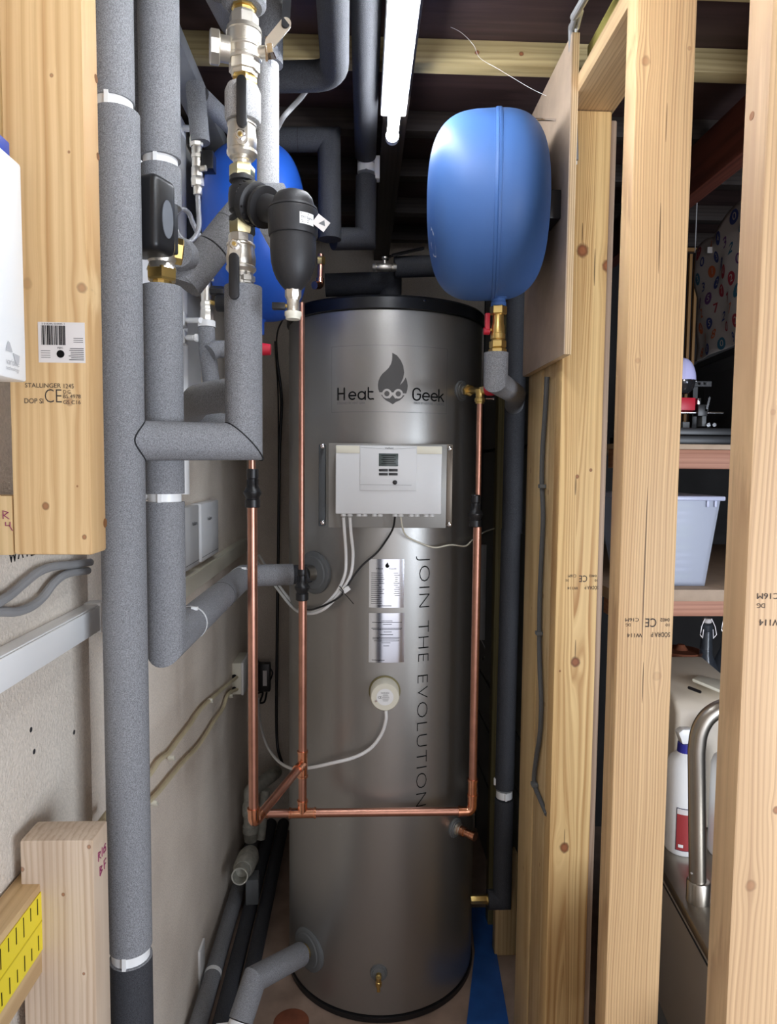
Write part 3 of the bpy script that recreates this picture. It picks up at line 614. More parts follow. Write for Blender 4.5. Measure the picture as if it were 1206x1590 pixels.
q = at(613, 749, FY-.004); MB().lathe((q.x, FY-.0034, q.z), (0, -1, 0), [(0, .0058), (.003, .0055), (.004, .004)], 20).build('knob', 'black', cb)
q = at(602, 753, FY-.004); B('module_seam', 'print_soft', cb, ma.x+.001, mbb.x-.012, FY-.0038, FY-.0034, q.z-.0003, q.z+.0003)
mb = MB(); text_into(mb, 'Vaillant', plane_fn((at(604, 695.5, FY).x, FY-.0038, at(604, 696, FY).z), rx, uz), .006, 0, .022); mb.build('lettering', 'print', cb)
mb = MB(); mb.tube([(ma.x+.002, FY-.0036, ma.z-.004), (cxm-.012, FY-.0036, ma.z-.0075), (cxm+.012, FY-.0036, ma.z-.0075), (mbb.x-.002, FY-.0036, ma.z-.004)], .0003, 6); mb.build('module_seam', 'print_soft', cb)
for i, px in enumerate((533, 543, 557, 566, 581, 590, 613, 622, 638, 647, 661, 670)):
    q = at(px, 800, FY+.02); MB().lathe((q.x, FY+.02, fb.z+.001), (0, 0, -1), [(0, .0062), (.004, .0062), (.005, .0075), (.008, .0072)], 14).build('cable_gland', 'white', cb)
# ------------------------------------------------------------------ cables from the controller
def cable(name, label, pts, r, mat, group=None, cat='cable', sp=True, n=8):
    P = [V(p) for p in pts]; P = spline(P, n) if sp else P
    o = MB().tube(P, r, 10).build(name, mat); tag(o, label, cat, group); return o
def A(px, py, Y): return at(px, py, Y)
FYc = FY+.02
cable('cable', 'white cable from the left end of the control box, leftmost of the pair', [A(533, 803, FYc), A(535, 830, 1.77), A(537, 865, 1.79), A(535, 893, 1.79), A(522, 920, 1.80), A(500, 942, 1.81), A(478, 950, 1.87), A(458, 940, 2.0), A(430, 905, 2.15), A(402, 862, 2.5)], .0042, 'white', 'white cables of the control box')
cable('cable', 'white cable from the left end of the control box, rightmost of the pair', [A(543, 803, FYc), A(545, 830, 1.77), A(548, 862, 1.79), A(544, 893, 1.79), A(528, 920, 1.795), A(504, 945, 1.80), A(478, 953, 1.86), A(455, 944, 1.99), A(425, 907, 2.15), A(400, 872, 2.5)], .0042, 'white', 'white cables of the control box')
cable('cable', 'thin black cable curving down left from the control box', [A(613, 803, FYc), A(610, 820, 1.77), A(600, 838, 1.79), A(585, 858, 1.795), A(562, 878, 1.795), A(545, 900, 1.79), A(532, 922, 1.785), A(510, 937, 1.79), A(480, 947, 1.85), A(462, 939, 1.97)], .0026, 'black')
cable('cable', 'thin beige cable sagging right from the control box', [A(622, 803, FYc), A(625, 820, 1.77), A(632, 833, 1.79), A(652, 843, 1.80), A(675, 850, 1.82), A(700, 846, 1.84), A(722, 848, 1.88), A(734, 838, 1.92), A(752, 826, 2.1), A(775, 818, 2.3)], .0022, 'cream')
q = A(537, 916, 1.782)
tie = thing('cable_tie', 'cable tie with black tail bundling the cables on the cylinder', 'cable tie', q)
MB().obox(q, (V((.8, 0, .6)), V((-.6, 0, .8)), V((0, 1, 0))), (.011, .006, .004)).build('tie_mount', 'white', tie)
MB().tube([A(527, 915, 1.776), A(538, 925, 1.776), A(549, 938, 1.772)], .0012, 6).build('tail', 'black', tie)
MB().tube([A(527, 910, 1.786), A(533, 918, 1.774), A(529, 925, 1.79)], .0015, 6).build('strap', 'black', tie)
cable('flex_cable', 'white flex from the immersion heater looping left to the wall', [A(599, 1103, 1.765), A(599, 1118, 1.768), A(592, 1140, 1.78), A(575, 1162, 1.79), A(550, 1176, 1.795), A(515, 1185, 1.81), A(482, 1192, 1.86), A(455, 1194, 1.98), A(430, 1180, 2.15), A(412, 1152, 2.35), A(403, 1115, 2.6), A(401, 1085, 2.77)], .0046, 'white')
# ------------------------------------------------------------------ copper pipework
cp = thing('copper_pipework', 'bright copper pipework with black couplings linked low across the cylinder', 'copper pipe', A(470, 1261, 1.77))
def vpipe(px, py, Y, ya, yb, r, mat='copper', name='pipe', parent=cp):
    a, b = vert(px, py, Y, ya, yb); MB().tube([a, b], r, 20).build(name, mat, parent); return a, b
def coupling(px, py, Y, y0, y1, parent=cp, k=1.0):
    a, b = vert(px, py, Y, y0, y1); Lh = a.z-b.z; s = k
    MB().lathe(b, (0, 0, 1), [(t*Lh, r*s) for t, r in ((0, .0165), (.02, .018), (.20, .018), (.22, .0155), (.27, .0165), (.36, .0215), (.42, .0215), (.44, .019), (.60, .0125), (.74, .0115), (.76, .0135), (.80, .014), (.97, .014), (1, .012))], 20).build('black_coupling', 'black', parent)
    for i in range(4):
        a_ = PI/4 + i*PI/2; d = V((math.cos(a_), math.sin(a_), 0)); c = b + V((0, 0, Lh*.60)) + d*.0125*s
        MB().obox(c, (d, V((-d.y, d.x, 0)), V((0, 0, 1))), (.0035, .0015, Lh*.13)).build('coupling_rib', 'black', parent)
# left leg
YL = 1.53
vpipe(392, 900, YL, 480, 732, .0075); coupling(392, 758, YL, 728, 788, k=.93)
e1 = vert(392, 900, YL, 785, 1268); r22 = .011
YM = 1.77
jn = vert(470, 900, YM, 1186, 1187)[0]; zlow = e1[1].z
c0 = V((e1[0].x, YL, at(391, 1278, YL).z))
MB().tube([e1[0], c0 + V((0, 0, .03))], r22, 20).build('pipe', 'copper', cp)
mid_top = vert(470, 900, YM, 932, 1160)
MB().tube(fillet([c0+V((0, 0, .034)), c0, c0 + (jn-c0).normalized()*.034], .02, 6), .0132, 18).build('elbow', 'copper_b', cp)
MB().tube([c0 + (jn-c0).normalized()*.03, jn], r22, 20).build('pipe', 'copper', cp)
MB().lathe(c0+V((0, 0, .036)), (0, 0, -1), [(0, .0145), (.006, .0145)], 18).build('solder_collar', 'copper_b', cp)
# middle leg
vpipe(468, 900, 1.76, 470, 884, .0075); coupling(469, 905, YM, 880, 932, k=.92)
xm = mid_top[0].x
MB().tube([mid_top[0], V((xm, YM, at(470, 1258, YM).z))], r22, 20).build('pipe', 'copper', cp)
zt_ = jn.z
MB().lathe((xm, YM, zt_-.036), (0, 0, 1), [(0, .0145), (.005, .0145), (.006, .013), (.066, .013), (.067, .0145), (.072, .0145)], 18).build('tee', 'copper_b', cp)
MB().lathe(jn, (c0-jn), [(0, .013), (.026, .013), (.027, .0145), (.033, .0145)], 18).build('tee', 'copper_b', cp)
zh = at(600, 1261, YM).z
xl = A(413, 1261, YM).x; xr = A(733, 1258, YM).x
MB().tube([(xl, YM, zh), (xr-.02, YM, zh)], r22, 20).build('pipe', 'copper', cp)
MB().lathe((xm-.036, YM, zh), (1, 0, 0), [(0, .0145), (.005, .0145), (.006, .013), (.066, .013), (.067, .0145), (.072, .0145)], 18).build('tee', 'copper_b', cp)
MB().lathe((xm, YM, zh), (0, 0, 1), [(0, .013), (.030, .013), (.031, .0145), (.036, .0145)], 18).build('tee', 'copper_b', cp)
MB().lathe((xl+.006, YM, zh), (-1, 0, 0), [(0, .0128), (.016, .0128), (.018, .011)], 18).build('end_cap', 'copper_b', cp)
# right leg
MB().tube([(xr, YM, zh+.06), (xr, YM, A(735, 818, YM).z)], r22, 20).build('pipe', 'copper', cp)
MB().tube(fillet([(xr-.036, YM, zh), (xr, YM, zh), (xr, YM, zh+.045)], .028, 10), .0132, 18).build('elbow', 'copper_b', cp)
MB().lathe((xr-.038, YM, zh), (1, 0, 0), [(0, .0145), (.006, .0145)], 18).build('solder_collar', 'copper_b', cp)
for dz in (.042, .084): MB().lathe((xr, YM, zh+dz), (0, 0, 1), [(0, .0145), (.006, .0145)], 18).build('solder_collar', 'copper_b', cp)
MB().tube([(xr, YM, zh+.045), (xr, YM, zh+.088)], .0128, 18).build('coupling', 'copper_b', cp)
zc0, zc1 = A(742, 818, YM).z, A(742, 768, YM).z
coupling(738, 790, YM, 768, 818, k=.92)
o = bpy.data.objects
MB().tube([(xr, YM, zc1-.01), (xr, YM, A(744, 624, YM).z)], .0075, 18).build('pipe', 'copper', cp)
# brass tee with red cap at top right of the cylinder
zt2 = A(742, 607, YM).z; gp = gC[0] + gC[1]*.015
cr_ = V((xr, YM, zt2))
rv = thing('relief_valve', 'brass relief valve with red cap on the right of the cylinder', 'valve', cr_)
MB().tube([gp, gp + gC[1]*.012, cr_], .0085, 16).build('inlet', 'brass', rv)
MB().hexn(gp+gC[1]*.006, (cr_-gp), .018, .0165).build('nut', 'brass', rv)
MB().lathe(cr_ + V((0, 0, .008)), (0, 0, -1), [(0, .006), (.004, .013), (.010, .013), (.014, .011), (.026, .011), (.027, .0135), (.036, .0135), (.037, .011), (.041, .011)], 18).build('valve_body', 'brass', rv)
q = A(762, 604, 1.75); MB().tube([cr_, q], [.010, .014], 16).build('valve_arm', 'brass', rv)
MB().lathe(A(755, 605, 1.755), (q-cr_), [(0, .0155), (.012, .0175), (.022, .0175), (.026, .014)], 20).build('cap', 'red', rv)
MB().lathe(A(754, 619, 1.76), (1, 0, 0), [(0, .002), (.018, .002), (.018, .004), (.021, .004)], 10).build('drip_pin', 'chrome', rv)
# ------------------------------------------------------------------ expansion vessels
def vessel(name, label, c, Lh, Rv, axis, mat, seam=None, group=None, neck=True):
    t = thing(name, label, 'expansion vessel', c, group); ax = V(axis).normalized(); n = 40
    prof = []
    for i in range(n+1):
        a = PI*i/n; e = 2/3.2
        tt = -math.cos(a); tt = math.copysign(abs(tt)**e, tt)*Lh; rr_ = abs(math.sin(a))**e*Rv
        prof.append((tt+Lh, rr_))
    MB().lathe(V(c)-ax*Lh, ax, prof, 72).build('shell', mat, t, ang=60)
    if seam is not None:
        k = (1-abs(seam/Lh)**3.2)**(1/3.2)
        MB().lathe(V(c)+ax*(seam-.007), ax, [(0, Rv*k-.006), (.001, Rv*k+.0015), (.006, Rv*k+.0025), (.007, Rv*k+.0012), (.008, Rv*k+.0025), (.013, Rv*k+.0015), (.014, Rv*k-.006)], 96).build('seam', mat, t)
    return t
tc_ = at(757, 325, 1.50); ta = V((1, -.17, 0)).normalized()
tv = vessel('expansion_vessel', 'lighter blue expansion vessel hung on the plywood board, right of the strip light', tc_, .1275, .1885, ta, 'blue', .018)
nk = V((at(774, 462, 1.50).x, 1.50, 0))
def zp(py, Y, px=774): return at(px, py, Y).z
MB().lathe((nk.x, nk.y, zp(476, 1.5)), (0, 0, 1), [(0, .0165), (.008, .0165), (.009, .015), (.016, .015), (.017, .0175), (.022, .019), (.05, .030)], 28).build('neck', 'blue', tv)
q = at(852, 186, 1.52); MB().tube([(q.x-.03, q.y, q.z), (.4164, q.y, q.z)], .0028, 8).build('fixing_bolt', 'chrome', tv)
B('bracket', 'black', tv, tc_.x+.10, .4164, 1.46, 1.54, tc_.z-.03, tc_.z+.03, bevel=.003)
# sticker wrapped on the left side
mb = MB(); q = at(672, 375, 1.40)
def ves_pt(c, Lh, Rv, ax, px, py, off=.001):
    """first hit of the pixel's ray with the vessel shell"""
    d = ray(px, py); c = V(c)
    for i in range(4000):
        tt = 1.1 + i*.0003; p = CP + d*tt; r0 = p-c; a = r0.dot(ax); r = (r0-ax*a).length
        if abs(a/Lh)**3.2 + (r/Rv)**3.2 <= 1.0: return p - d.normalized()*off
    return None
pts = [ves_pt(tc_, .1275, .1885, ta, *q) for q in ((669, 352), (673, 362), (676, 385), (677, 400), (673, 398), (669, 380))]
pts = [p for p in pts if p]
if len(pts) > 3:
    bmv = [mb.bm.verts.new(p) for p in pts]; mb.face(bmv); mb.build('sticker', 'white', tv)
bv = thing('ball_valve', 'brass isolating valve with a red handle under the right blue vessel', 'valve', (nk.x, 1.5, zp(548, 1.5)))
za = zp(476, 1.5)
MB().hexn((nk.x, 1.5, za+.001), (0, 0, -1), .019, .0185).build('nut', 'brass', bv)
MB().lathe((nk.x, 1.5, za-.018), (0, 0, -1), [(0, .012), (.018, .0125), (.024, .0145), (.040, .0145), (.041, .016), (.052, .016), (.053, .013), (.058, .013)], 22).build('body', 'brass', bv)
MB().hexn((nk.x, 1.5, za-.073), (0, 0, -1), .016, .0185).build('nut', 'brass', bv)
MB().hexn((nk.x, 1.5, za-.090), (0, 0, -1), .016, .0195).build('nut', 'brass', bv)
hx = nk.x-.022
MB().tube([(nk.x, 1.5, za-.050), (hx, 1.5, za-.050)], .004, 10).build('stem', 'brass', bv)
MB().obox((hx-.002, 1.5, za-.036), (V((1, 0, 0)), V((0, 1, 0)), V((0, 0, 1))), (.005, .007, .021)).lathe((hx-.010, 1.5, za-.053), (1, 0, 0), [(0, .008), (.014, .008)], 14).build('handle', 'red', bv, bevel=.0015)
# left vessel
vl = at(391, 365, 1.80); vl.x = -.266
tv2 = vessel('expansion_vessel', 'deeper blue expansion vessel at the back left behind the valves', vl, .118, .214, (1, -.05, 0), 'blue2', None)
B('bracket', 'black', tv2, -.469, vl.x-.08, 1.77, 1.83, vl.z-.03, vl.z+.03, bevel=.003)
q = atZ(391, 490, vl.z-.24); MB().lathe((vl.x, 1.80, vl.z-.25), (0, 0, 1), [(0, .014), (.03, .014), (.05, .03)], 20).build('neck', 'blue2', tv2)
# ------------------------------------------------------------------ foam lagged pipes
def joint(mb, c, d, r): mb.lathe(V(c)-V(d).normalized()*.0008, d, [(0, r+.0004), (.0016, r+.0004)], 28)
def lag(name, label, paths, r, mat='foam', joints=(), group=None):
    """a lagged pipe: each path is one sleeve of foam"""
    t = thing(name, label, 'insulated pipe', paths[0][0], group)
    for p in paths:
        rr_ = r
        if isinstance(p[-1], float): rr_ = p[-1]; p = p[:-1]
        MB().tube(p, rr_, 28).build('foam_sleeve', mat, t)
    for c, d, rj in joints:
        m = MB(); joint(m, c, d, rj); m.build('foam_joint', 'groove', t)
    return t
def clipband(t, c, r, h, name='pipe_clip', mat='white', arm=None):
    MB().lathe(V(c)-V((0, 0, h/2)), (0, 0, 1), [(0, r), (h, r)], 28).build(name, mat, t)
    MB().obox(V(c)+V((0, -r-.001, 0)), (V((1, 0, 0)), V((0, 1, 0)), V((0, 0, 1))), (.003, .003, h/2)).build('clip_seam', mat, t)
    if arm is not None: MB().tube([V(c), V(arm)], .006, 10).build('clip_arm', mat, t)
P1X, P1Y = at(195, 1000, 1.05).x, 1.05
def z1(py): return at(195, py, P1Y).z
T = lag('insulated_pipe', 'tallest grey insulated pipe, floor to ceiling, beside the left wooden posts', [
    [(P1X-.004, P1Y, z1(160)), (P1X-.004, P1Y, 2.429)] + [.0295], [(P1X, P1Y, z1(1468)), (P1X, P1Y, z1(177))]+[.0325], [(P1X, P1Y-.0, z1(1484)), (P1X, P1Y, z1(1484)-.002)]+[.0325]], .0325)
MB().tube([(P1X, P1Y, 0.0), (P1X, P1Y, z1(1484)-.0022)], .0325, 28).build('foam_sleeve', 'foam_dark', T)
clipband(T, (P1X-.004, P1Y, z1(169)), .027, .022); clipband(T, (P1X, P1Y, z1(1476)), .029, .020, arm=(-.451, P1Y, z1(1476)))
MB().lathe((P1X, P1Y, z1(700)), (0, 0, 1), [(0, .001), (.001, .001)], 3).build('core', 'groove', T) if False else None
vx = at(207, 100, 1.16).x
T = lag('insulated_pipe', 'slim grey insulated pipe mostly hidden behind the tallest one, ending near its top clip', [[(vx, 1.16, at(207, 213, 1.16).z), (vx, 1.16, 2.429)]], .0235)
vpipe(208, 100, 1.16, 150, 560, .006, 'white', 'conduit', T)
# second riser
P2Y = 1.13; P2X = at(249, 250, P2Y).x
def z2(py): return at(252, py, P2Y).z
bx = at(266, 985, P2Y)
back = V((-.315, 1.84, at(380, 895, 1.84).z)); be = V((P2X, P2Y, back.z+.004))
endp = gA[0] + gA[1]*.02
p2 = [[(P2X, P2Y, z2(248)), (P2X, P2Y, 2.429)], [(P2X, P2Y, z2(322)), (P2X, P2Y, z2(262))], [(P2X, P2Y, z2(766)), (P2X, P2Y, z2(446))],
      [(P2X, P2Y, z2(779)), be, be + (back-be)*.20] , [be+(back-be)*.205, be + (back-be)*.985, back], [back + V((-.004, .004, .001)), V((endp.x-.045, endp.y-.0, back.z))]+[.0295]]
T = lag('insulated_pipe', 'grey insulated riser with white clips that turns back at the bottom into the cylinder flange', p2, .0315,
        joints=[(be+(back-be)*.60, back-be, .0315)])
clipband(T, (P2X, P2Y, z2(255)), .0265, .018, arm=(P2X-.055, P2Y+.01, z2(262))); clipband(T, (P2X, P2Y, z2(772)), .0265, .018, arm=(P2X-.05, P2Y-.01, z2(769)))
MB().tube([V((endp.x-.05, endp.y, back.z)), V((endp.x-.01, endp.y, back.z)), endp], .026, 20).build('foam_sleeve', 'foam_dark', T)
for f_ in (.21, .93):
    c = be+(back-be)*f_; MB().lathe(c, back-be, [(0, .0325), (.005, .0325)], 24).build('cable_tie', 'pale', T)
    MB().obox(c+V((.012, -.012, .031)), (V((1, 0, 0)), V((0, 1, 0)), V((0, 0, 1))), (.006, .003, .003)).build('tie_head', 'white', T)
# third riser + branch
P3Y = 1.15; P3X = at(378, 560, P3Y).x
def z3(py): return at(378, py, P3Y).z
zb3 = z3(686)
T = lag('insulated_pipe', 'grey insulated pipe dropping under the lower ball valve and branching left', [
    [(P3X, P3Y, z3(446)), (P3X, P3Y, zb3), (P1X, P1Y, z1(684))]], .0305)
d3 = (V((P1X, P1Y, z1(684)))-V((P3X, P3Y, zb3))).normalized(); nj = (V((0, 0, -1)) + d3).normalized()
m = MB()
ringp = []
for k in range(30):
    a = 2*PI*k/29; o_ = (V((math.cos(a), math.sin(a), 0)))*.0312
    ringp.append(V((P3X, P3Y, zb3)) + o_ - V((0, 0, -1))*(o_.dot(nj)/V((0, 0, -1)).dot(nj)))
m.tube(ringp, .0011, 6).build('foam_joint', 'groove', T)
jb = V((P1X, P1Y, z1(684)))
m = MB(); m.tube([jb + V((math.cos(a)*.033, math.sin(a)*.033, .032-.9*abs(math.sin((a+.62)*1.0))*.0 - .0)) for a in (0,)]+[jb+V((.033, 0, 0))], .001, 6) if False else None
m = MB(); pts = []; bd = (V((P3X, P3Y, 0))-V((P1X, P1Y, 0))).normalized(); bn_ = V((bd.y, -bd.x, 0))
for k in range(25):
    a = -PI/2 + PI*k/24; h_ = .0305*math.cos(a); pts.append(jb + bd*math.sqrt(.0325**2-h_**2) + bn_*(h_+.0004) + V((0, 0, .031*math.sin(a))))
m.tube(pts, .0012, 6).build('foam_joint', 'groove', T)
# diagonal fat sleeve
D0, D1 = at(268, 438, 1.24), at(290, 420, 1.25)
T = lag('insulated_pipe', 'thick grey insulated pipe slanting up behind the black filter body', [
    [at(287, 441, 1.25), at(330, 388, 1.27)], [at(331, 387, 1.27), at(358, 352, 1.285)], [at(359, 351, 1.285), at(392, 312, 1.30), at(440, 312, 1.32)]], .0305)
MB().tube(fillet([at(276, 392, 1.20), at(284, 400, 1.24), at(287, 428, 1.25), at(284, 441, 1.25)], .03, 6), [.024]+[.0305]*(len(fillet([at(276, 392, 1.20), at(284, 400, 1.24), at(287, 428, 1.25), at(284, 441, 1.25)], .03, 6))-1), 24).build('foam_sleeve', 'foam', T)
# pale straight riser behind the valve chain
v0, v1 = vert(416, 250, 1.35, 345, 97)
T = lag('insulated_pipe', 'pale straight insulated pipe behind the upper valves, darker above', [[v0, v1], [v0+V((0, .02, .0)), v0+V((.02, .10, -.03))]+[.0205]], .0208, 'foam_light')
MB().tube([v1 + V((.003, .0, -.004)), V((v1.x+.003, 1.35, 2.429))], .0255, 24).build('foam_sleeve', 'foam', T)
# lagged pipe under the ceiling over the valves
T = lag('insulated_pipe', 'grey insulated pipe running under the ceiling above the big nickel valve', [[at(378, 75, 1.95), at(372, 40, 1.60), at(340, -40, 1.22)]], .040, 'foam')
T = lag('insulated_pipe', 'dark insulated pipe crossing under the joists, left of the strip light', [fillet([at(418, 120, 1.45), at(520, 118, 1.45), V((at(520, 118, 1.45).x+.012, .9, at(520, 118, 1.45).z))], .05, 8)], .0285, 'foam_dark')
z7 = 2.388
a0 = V((at(565, 150, 1.6).x, .7, z7)); a1 = V((.006, 1.90, z7))
a2 = V((.008, 1.90, at(568, 262, 1.90).z))
T = lag('insulated_pipe', 'dark insulated pipe running beside the strip light, then down through a white clip', [[a0, a1-V((0, .0, 0)), V((.006, 1.90, a2.z+.032))], [V((.008, 1.90, a2.z-.022)), at(567, 371, 1.90), at(517, 371, 1.86)]], .0285, 'foam_dark')
clipband(T, V((.008, 1.90, a2.z)), .024, .022, mat='pale'); clipband(T, V((.008, 1.90, a2.z+.018)), .024, .010, mat='pale')
B('clip_base', 'pale', T, .0301, .0444, 1.885, 1.915, a2.z-.03, a2.z+.03, bevel=.002)
T = lag('insulated_pipe', 'dark insulated pipe in a tall hook shape in front of the left vessel back corner', [[at(512, 372, 1.82), at(511, 217, 1.82), at(432, 217, 1.82), at(405, 217, 1.82)]], .0295, 'foam_dark', joints=[(at(463, 217, 1.82), (1, 0, 0), .0295)])
# pipes over the cylinder lid
T = lag('insulated_pipe', 'dark insulated pipe lying just above the black cylinder lid', [[at(505, 443, 2.10), at(606, 440, 2.10), V((at(606, 440, 2.1).x, 2.10, 2.003))]], .034, 'foam_dark')
T = lag('insulated_pipe', 'dark insulated pipe behind the right blue vessel above the lid', [[at(612, 415, 2.02), at(700, 412, 2.02), V((.43, 2.02, at(700, 412, 2.02).z))]], .030, 'foam_dark')
# riser on the right of the cylinder
RX, RY = at(797, 650, 1.98).x, 1.98
zt8 = at(797, 828, RY).z
xb = at(782, 1300, RY)
zel = at(782, 1396, RY).z
T = lag('insulated_pipe', 'long dark insulated pipe between the cylinder and the wooden boards on the right', [
    [(RX+.003, RY, zt8), (RX+.003, RY, 2.30)]+[.0295], [(RX-.003, RY, at(782, 1223, RY).z), (RX, RY, zt8+.012)]+[.0285], [(RX-.003, RY, at(782, 1240, RY).z), (RX-.003, RY, zel), (at(757, 1396, RY).x, RY, zel)]+[.0285]], .0285, 'foam_dark')
clipband(T, (RX-.003, RY, at(782, 1232, RY).z), .0245, .022); MB().tube([(RX-.03, RY, at(782, 1218, RY).z), (RX-.03, RY, at(782, 1208, RY).z)], .006, 8).build('clip_stop', 'white', T)
MB().hexn((CX+CR-.02, RY, zel), (1, 0, 0), .052, .013).build('brass_union', 'brass', T)
MB().lathe((CX+CR+.028, RY, zel), (1, 0, 0), [(0, .016), (.006, .016), (.007, .012), (.022, .012)], 20).build('brass_union', 'brass', T)
pz = at(770, 548, 1.5).z; el = at(770, 592, 1.5)
T = lag('insulated_pipe', 'short grey insulated elbow under the red handled valve', [[(nk.x-.003, 1.5, zp(548, 1.5)), (nk.x-.003, 1.5, el.z), at(800, 612, 1.80), (RX-.006, RY-.03, at(797, 630, RY).z)]], .0265, 'foam')
# pipes along the floor at lower left
T = lag('insulated_pipe', 'dark insulated pipe on the floor against the left wall, with white clip', [[(-.432, .9, .04), (-.432, 2.2, .035), (-.432, 2.75, .03)]], .0255, 'foam')
c = V((-.432, 2.07-.12, .036)); MB().lathe(c, (0, 1, 0), [(0, .0265), (.014, .0265)], 24).build('pipe_clip', 'white', T)
B('clip_base', 'white', T, -.4695, -.462, 1.93, 1.99, .0, .13, bevel=.002)
for xx in (-.372, -.320):
    lag('insulated_pipe', 'dark insulated pipe on the floor, second from the left wall' if xx < -.35 else 'dark insulated pipe on the floor, third from the left wall', [[(xx, 1.1 if xx < -.35 else 1.9, .034), (xx, 2.82, .034)]], .0235, 'foam_dark')
fe = gB[0]+gB[1]*.03; k0 = V((at(395, 1520, 1.72).x, 1.72, at(395, 1520, 1.72).z)); k1 = V((at(372, 1590, 1.66).x, 1.66, at(372, 1590, 1.66).z)); k2_ = k1 + (k1-k0)*1.2
T = lag('insulated_pipe', 'dark insulated pipe bending down from the lowest left flange of the cylinder', [[fe, k0, k1+(k0-k1)*.08], [k1 - (k0-k1)*.12, k2_]], .032, 'foam', joints=[])
MB().lathe(k1+(k0-k1)*.05, (k1-k0), [(0, .029), (.02, .029)], 24).build('pipe_clip', 'white', T)
MB().lathe(k1+(k0-k1)*.02, (-1, 0, -.1), [(0, .005), (.06, .005)], 8).build('clip_arm', 'white', T)
# small lagged pieces on the left wall
T = lag('insulated_pipe', 'slim grey insulated pipe ending above the braided hose', [[at(303, 132, 1.55), at(311, 222, 1.55)], [at(312, 150, 1.56), at(376, 212, 1.70)]], .0205, 'foam')
T = lag('insulated_pipe', 'small grey insulated tee on the left wall below the white clip', [[at(320, 509, 1.62), at(322, 546, 1.62), at(329, 600, 1.62)], [at(326, 548, 1.60), at(336, 542, 1.61), at(392, 542, 1.63)]], .0195, 'foam')
q0, q1 = at(401, 542, 1.63), at(420, 543, 1.63)
MB().tube([q0, q1], [.0155, .0125], 20).build('cap', 'red', T)
T = lag('insulated_pipe', 'grey insulated elbow behind the long vertical pipe, level with the left branch', [fillet([at(372, 612, 1.25), at(309, 619, 1.32), V((-.44, 1.75, at(300, 640, 1.6).z))], .06, 7)], .0305, 'foam')
T = lag('insulated_pipe', 'slim grey insulated pipe under the elbow beside the wall boxes', [[at(292, 655, 1.62), at(375, 658, 1.55)]], .022, 'foam')
# ------------------------------------------------------------------ valve chain
VX, VY = at(376, 300, 1.15).x, 1.15
def zv(py): return at(376, py, VY).z
def mm(px): return px*VY/FPX*.98
dn = V((0, 0, -1))
def lz(mb, y0, y1, prof, seg=28, x=VX, y=VY, flat=None):
    """lathe downward between rows y0..y1; prof = (fraction, radius px)"""
    za_, zb_ = zv(y0), zv(y1); mb.lathe((x, y, za_), dn, [(f*(za_-zb_), mm(r)) for f, r in prof], seg, flat); return mb
sv = thing('isolating_valve', 'large nickel valve body with silver lever, topmost in the valve chain', 'valve', (VX, VY, zv(135)))
VXT = at(379, 70, VY).x
lz(MB(), -12, 12, [(0, 28), (.3, 33), (.8, 33), (1, 27)], x=VXT).build('foam_collar', 'foam', sv)
MB().tube([(VXT, VY, zv(-8)), (VXT, VY, 2.429)], .028, 24).build('foam_sleeve', 'foam', sv)
lz(MB(), 4, 27, [(0, 16), (.3, 19), (.5, 19), (.55, 16), (1, 15)], 8, x=VXT).build('brass_union', 'brass', sv)
lz(MB(), 22, 46, [(0, 18), (.2, 19), (.25, 22), (1, 22)], 8, x=VXT).build('nut', 'nickel', sv)
lz(MB(), 44, 98, [(0, 22), (.05, 26), (.18, 27), (.2, 25.5), (.55, 25), (.58, 26.5), (.64, 26.5), (.67, 25), (.85, 24.5), (.88, 26), (.95, 26), (1, 24)], x=VXT).build('body', 'nickel', sv)
lz(MB(), 96, 120, [(0, 23), (.7, 23), (.75, 20), (1, 19)], 8, x=VXT).build('nut', 'nickel', sv)
lz(MB(), 118, 142, [(0, 17), (.3, 20), (.7, 20), (1, 16)], 6, x=VXT).build('brass_union', 'brass', sv)
sc0 = V((VXT, VY, zv(83)))
MB().lathe(sc0 + V((-mm(20), -.008, 0)), (-1, -.25, 0), [(0, mm(18)), (mm(14), mm(18)), (mm(15), mm(17))], 24).build('side_port', 'nickel', sv)
MB().hexn(sc0 + V((-mm(34), -.012, 0)), (-1, -.25, 0), mm(15), mm(24), n=8).build('side_plug', 'nickel', sv)
MB().lathe(sc0 + V((mm(22), -.004, 0)), (1, -.15, 0), [(0, mm(9)), (mm(12), mm(9)), (mm(13), mm(7)), (mm(18), mm(7))], 16).build('spindle', 'nickel', sv)
MB().hexn(sc0 + V((mm(38), -.008, mm(1))), (1, -.3, 0), mm(11), mm(12)).build('spindle_nut', 'chrome', sv)
MB().obox(sc0 + V((mm(37), -.007, 0)), (V((1, -.2, 0)).normalized(), V((.2, 1, 0)).normalized(), V((0, 0, 1))), (mm(2), mm(7), mm(18))).build('stop_plate', 'chrome', sv)
l0, l1, l2 = at(420, 66, 1.13), at(443, 38, 1.12), at(447, -25, 1.13)
MB().bar(l0, l1, mm(17), .003, V((.25, -1, .15))).build('lever', 'nickel', sv)
MB().bar(l1, l2, mm(12), .007, V((.25, -1, .0))).build('lever_grip', 'black', sv)
mb = MB(); text_into(mb, '1"1/4', plane_fn((VXT+.003, VY-mm(25.8), zv(63)), V((0, 0, 1)), V((-1, 0, 0))), .011); mb.build('cast_lettering', 'nickel', sv)
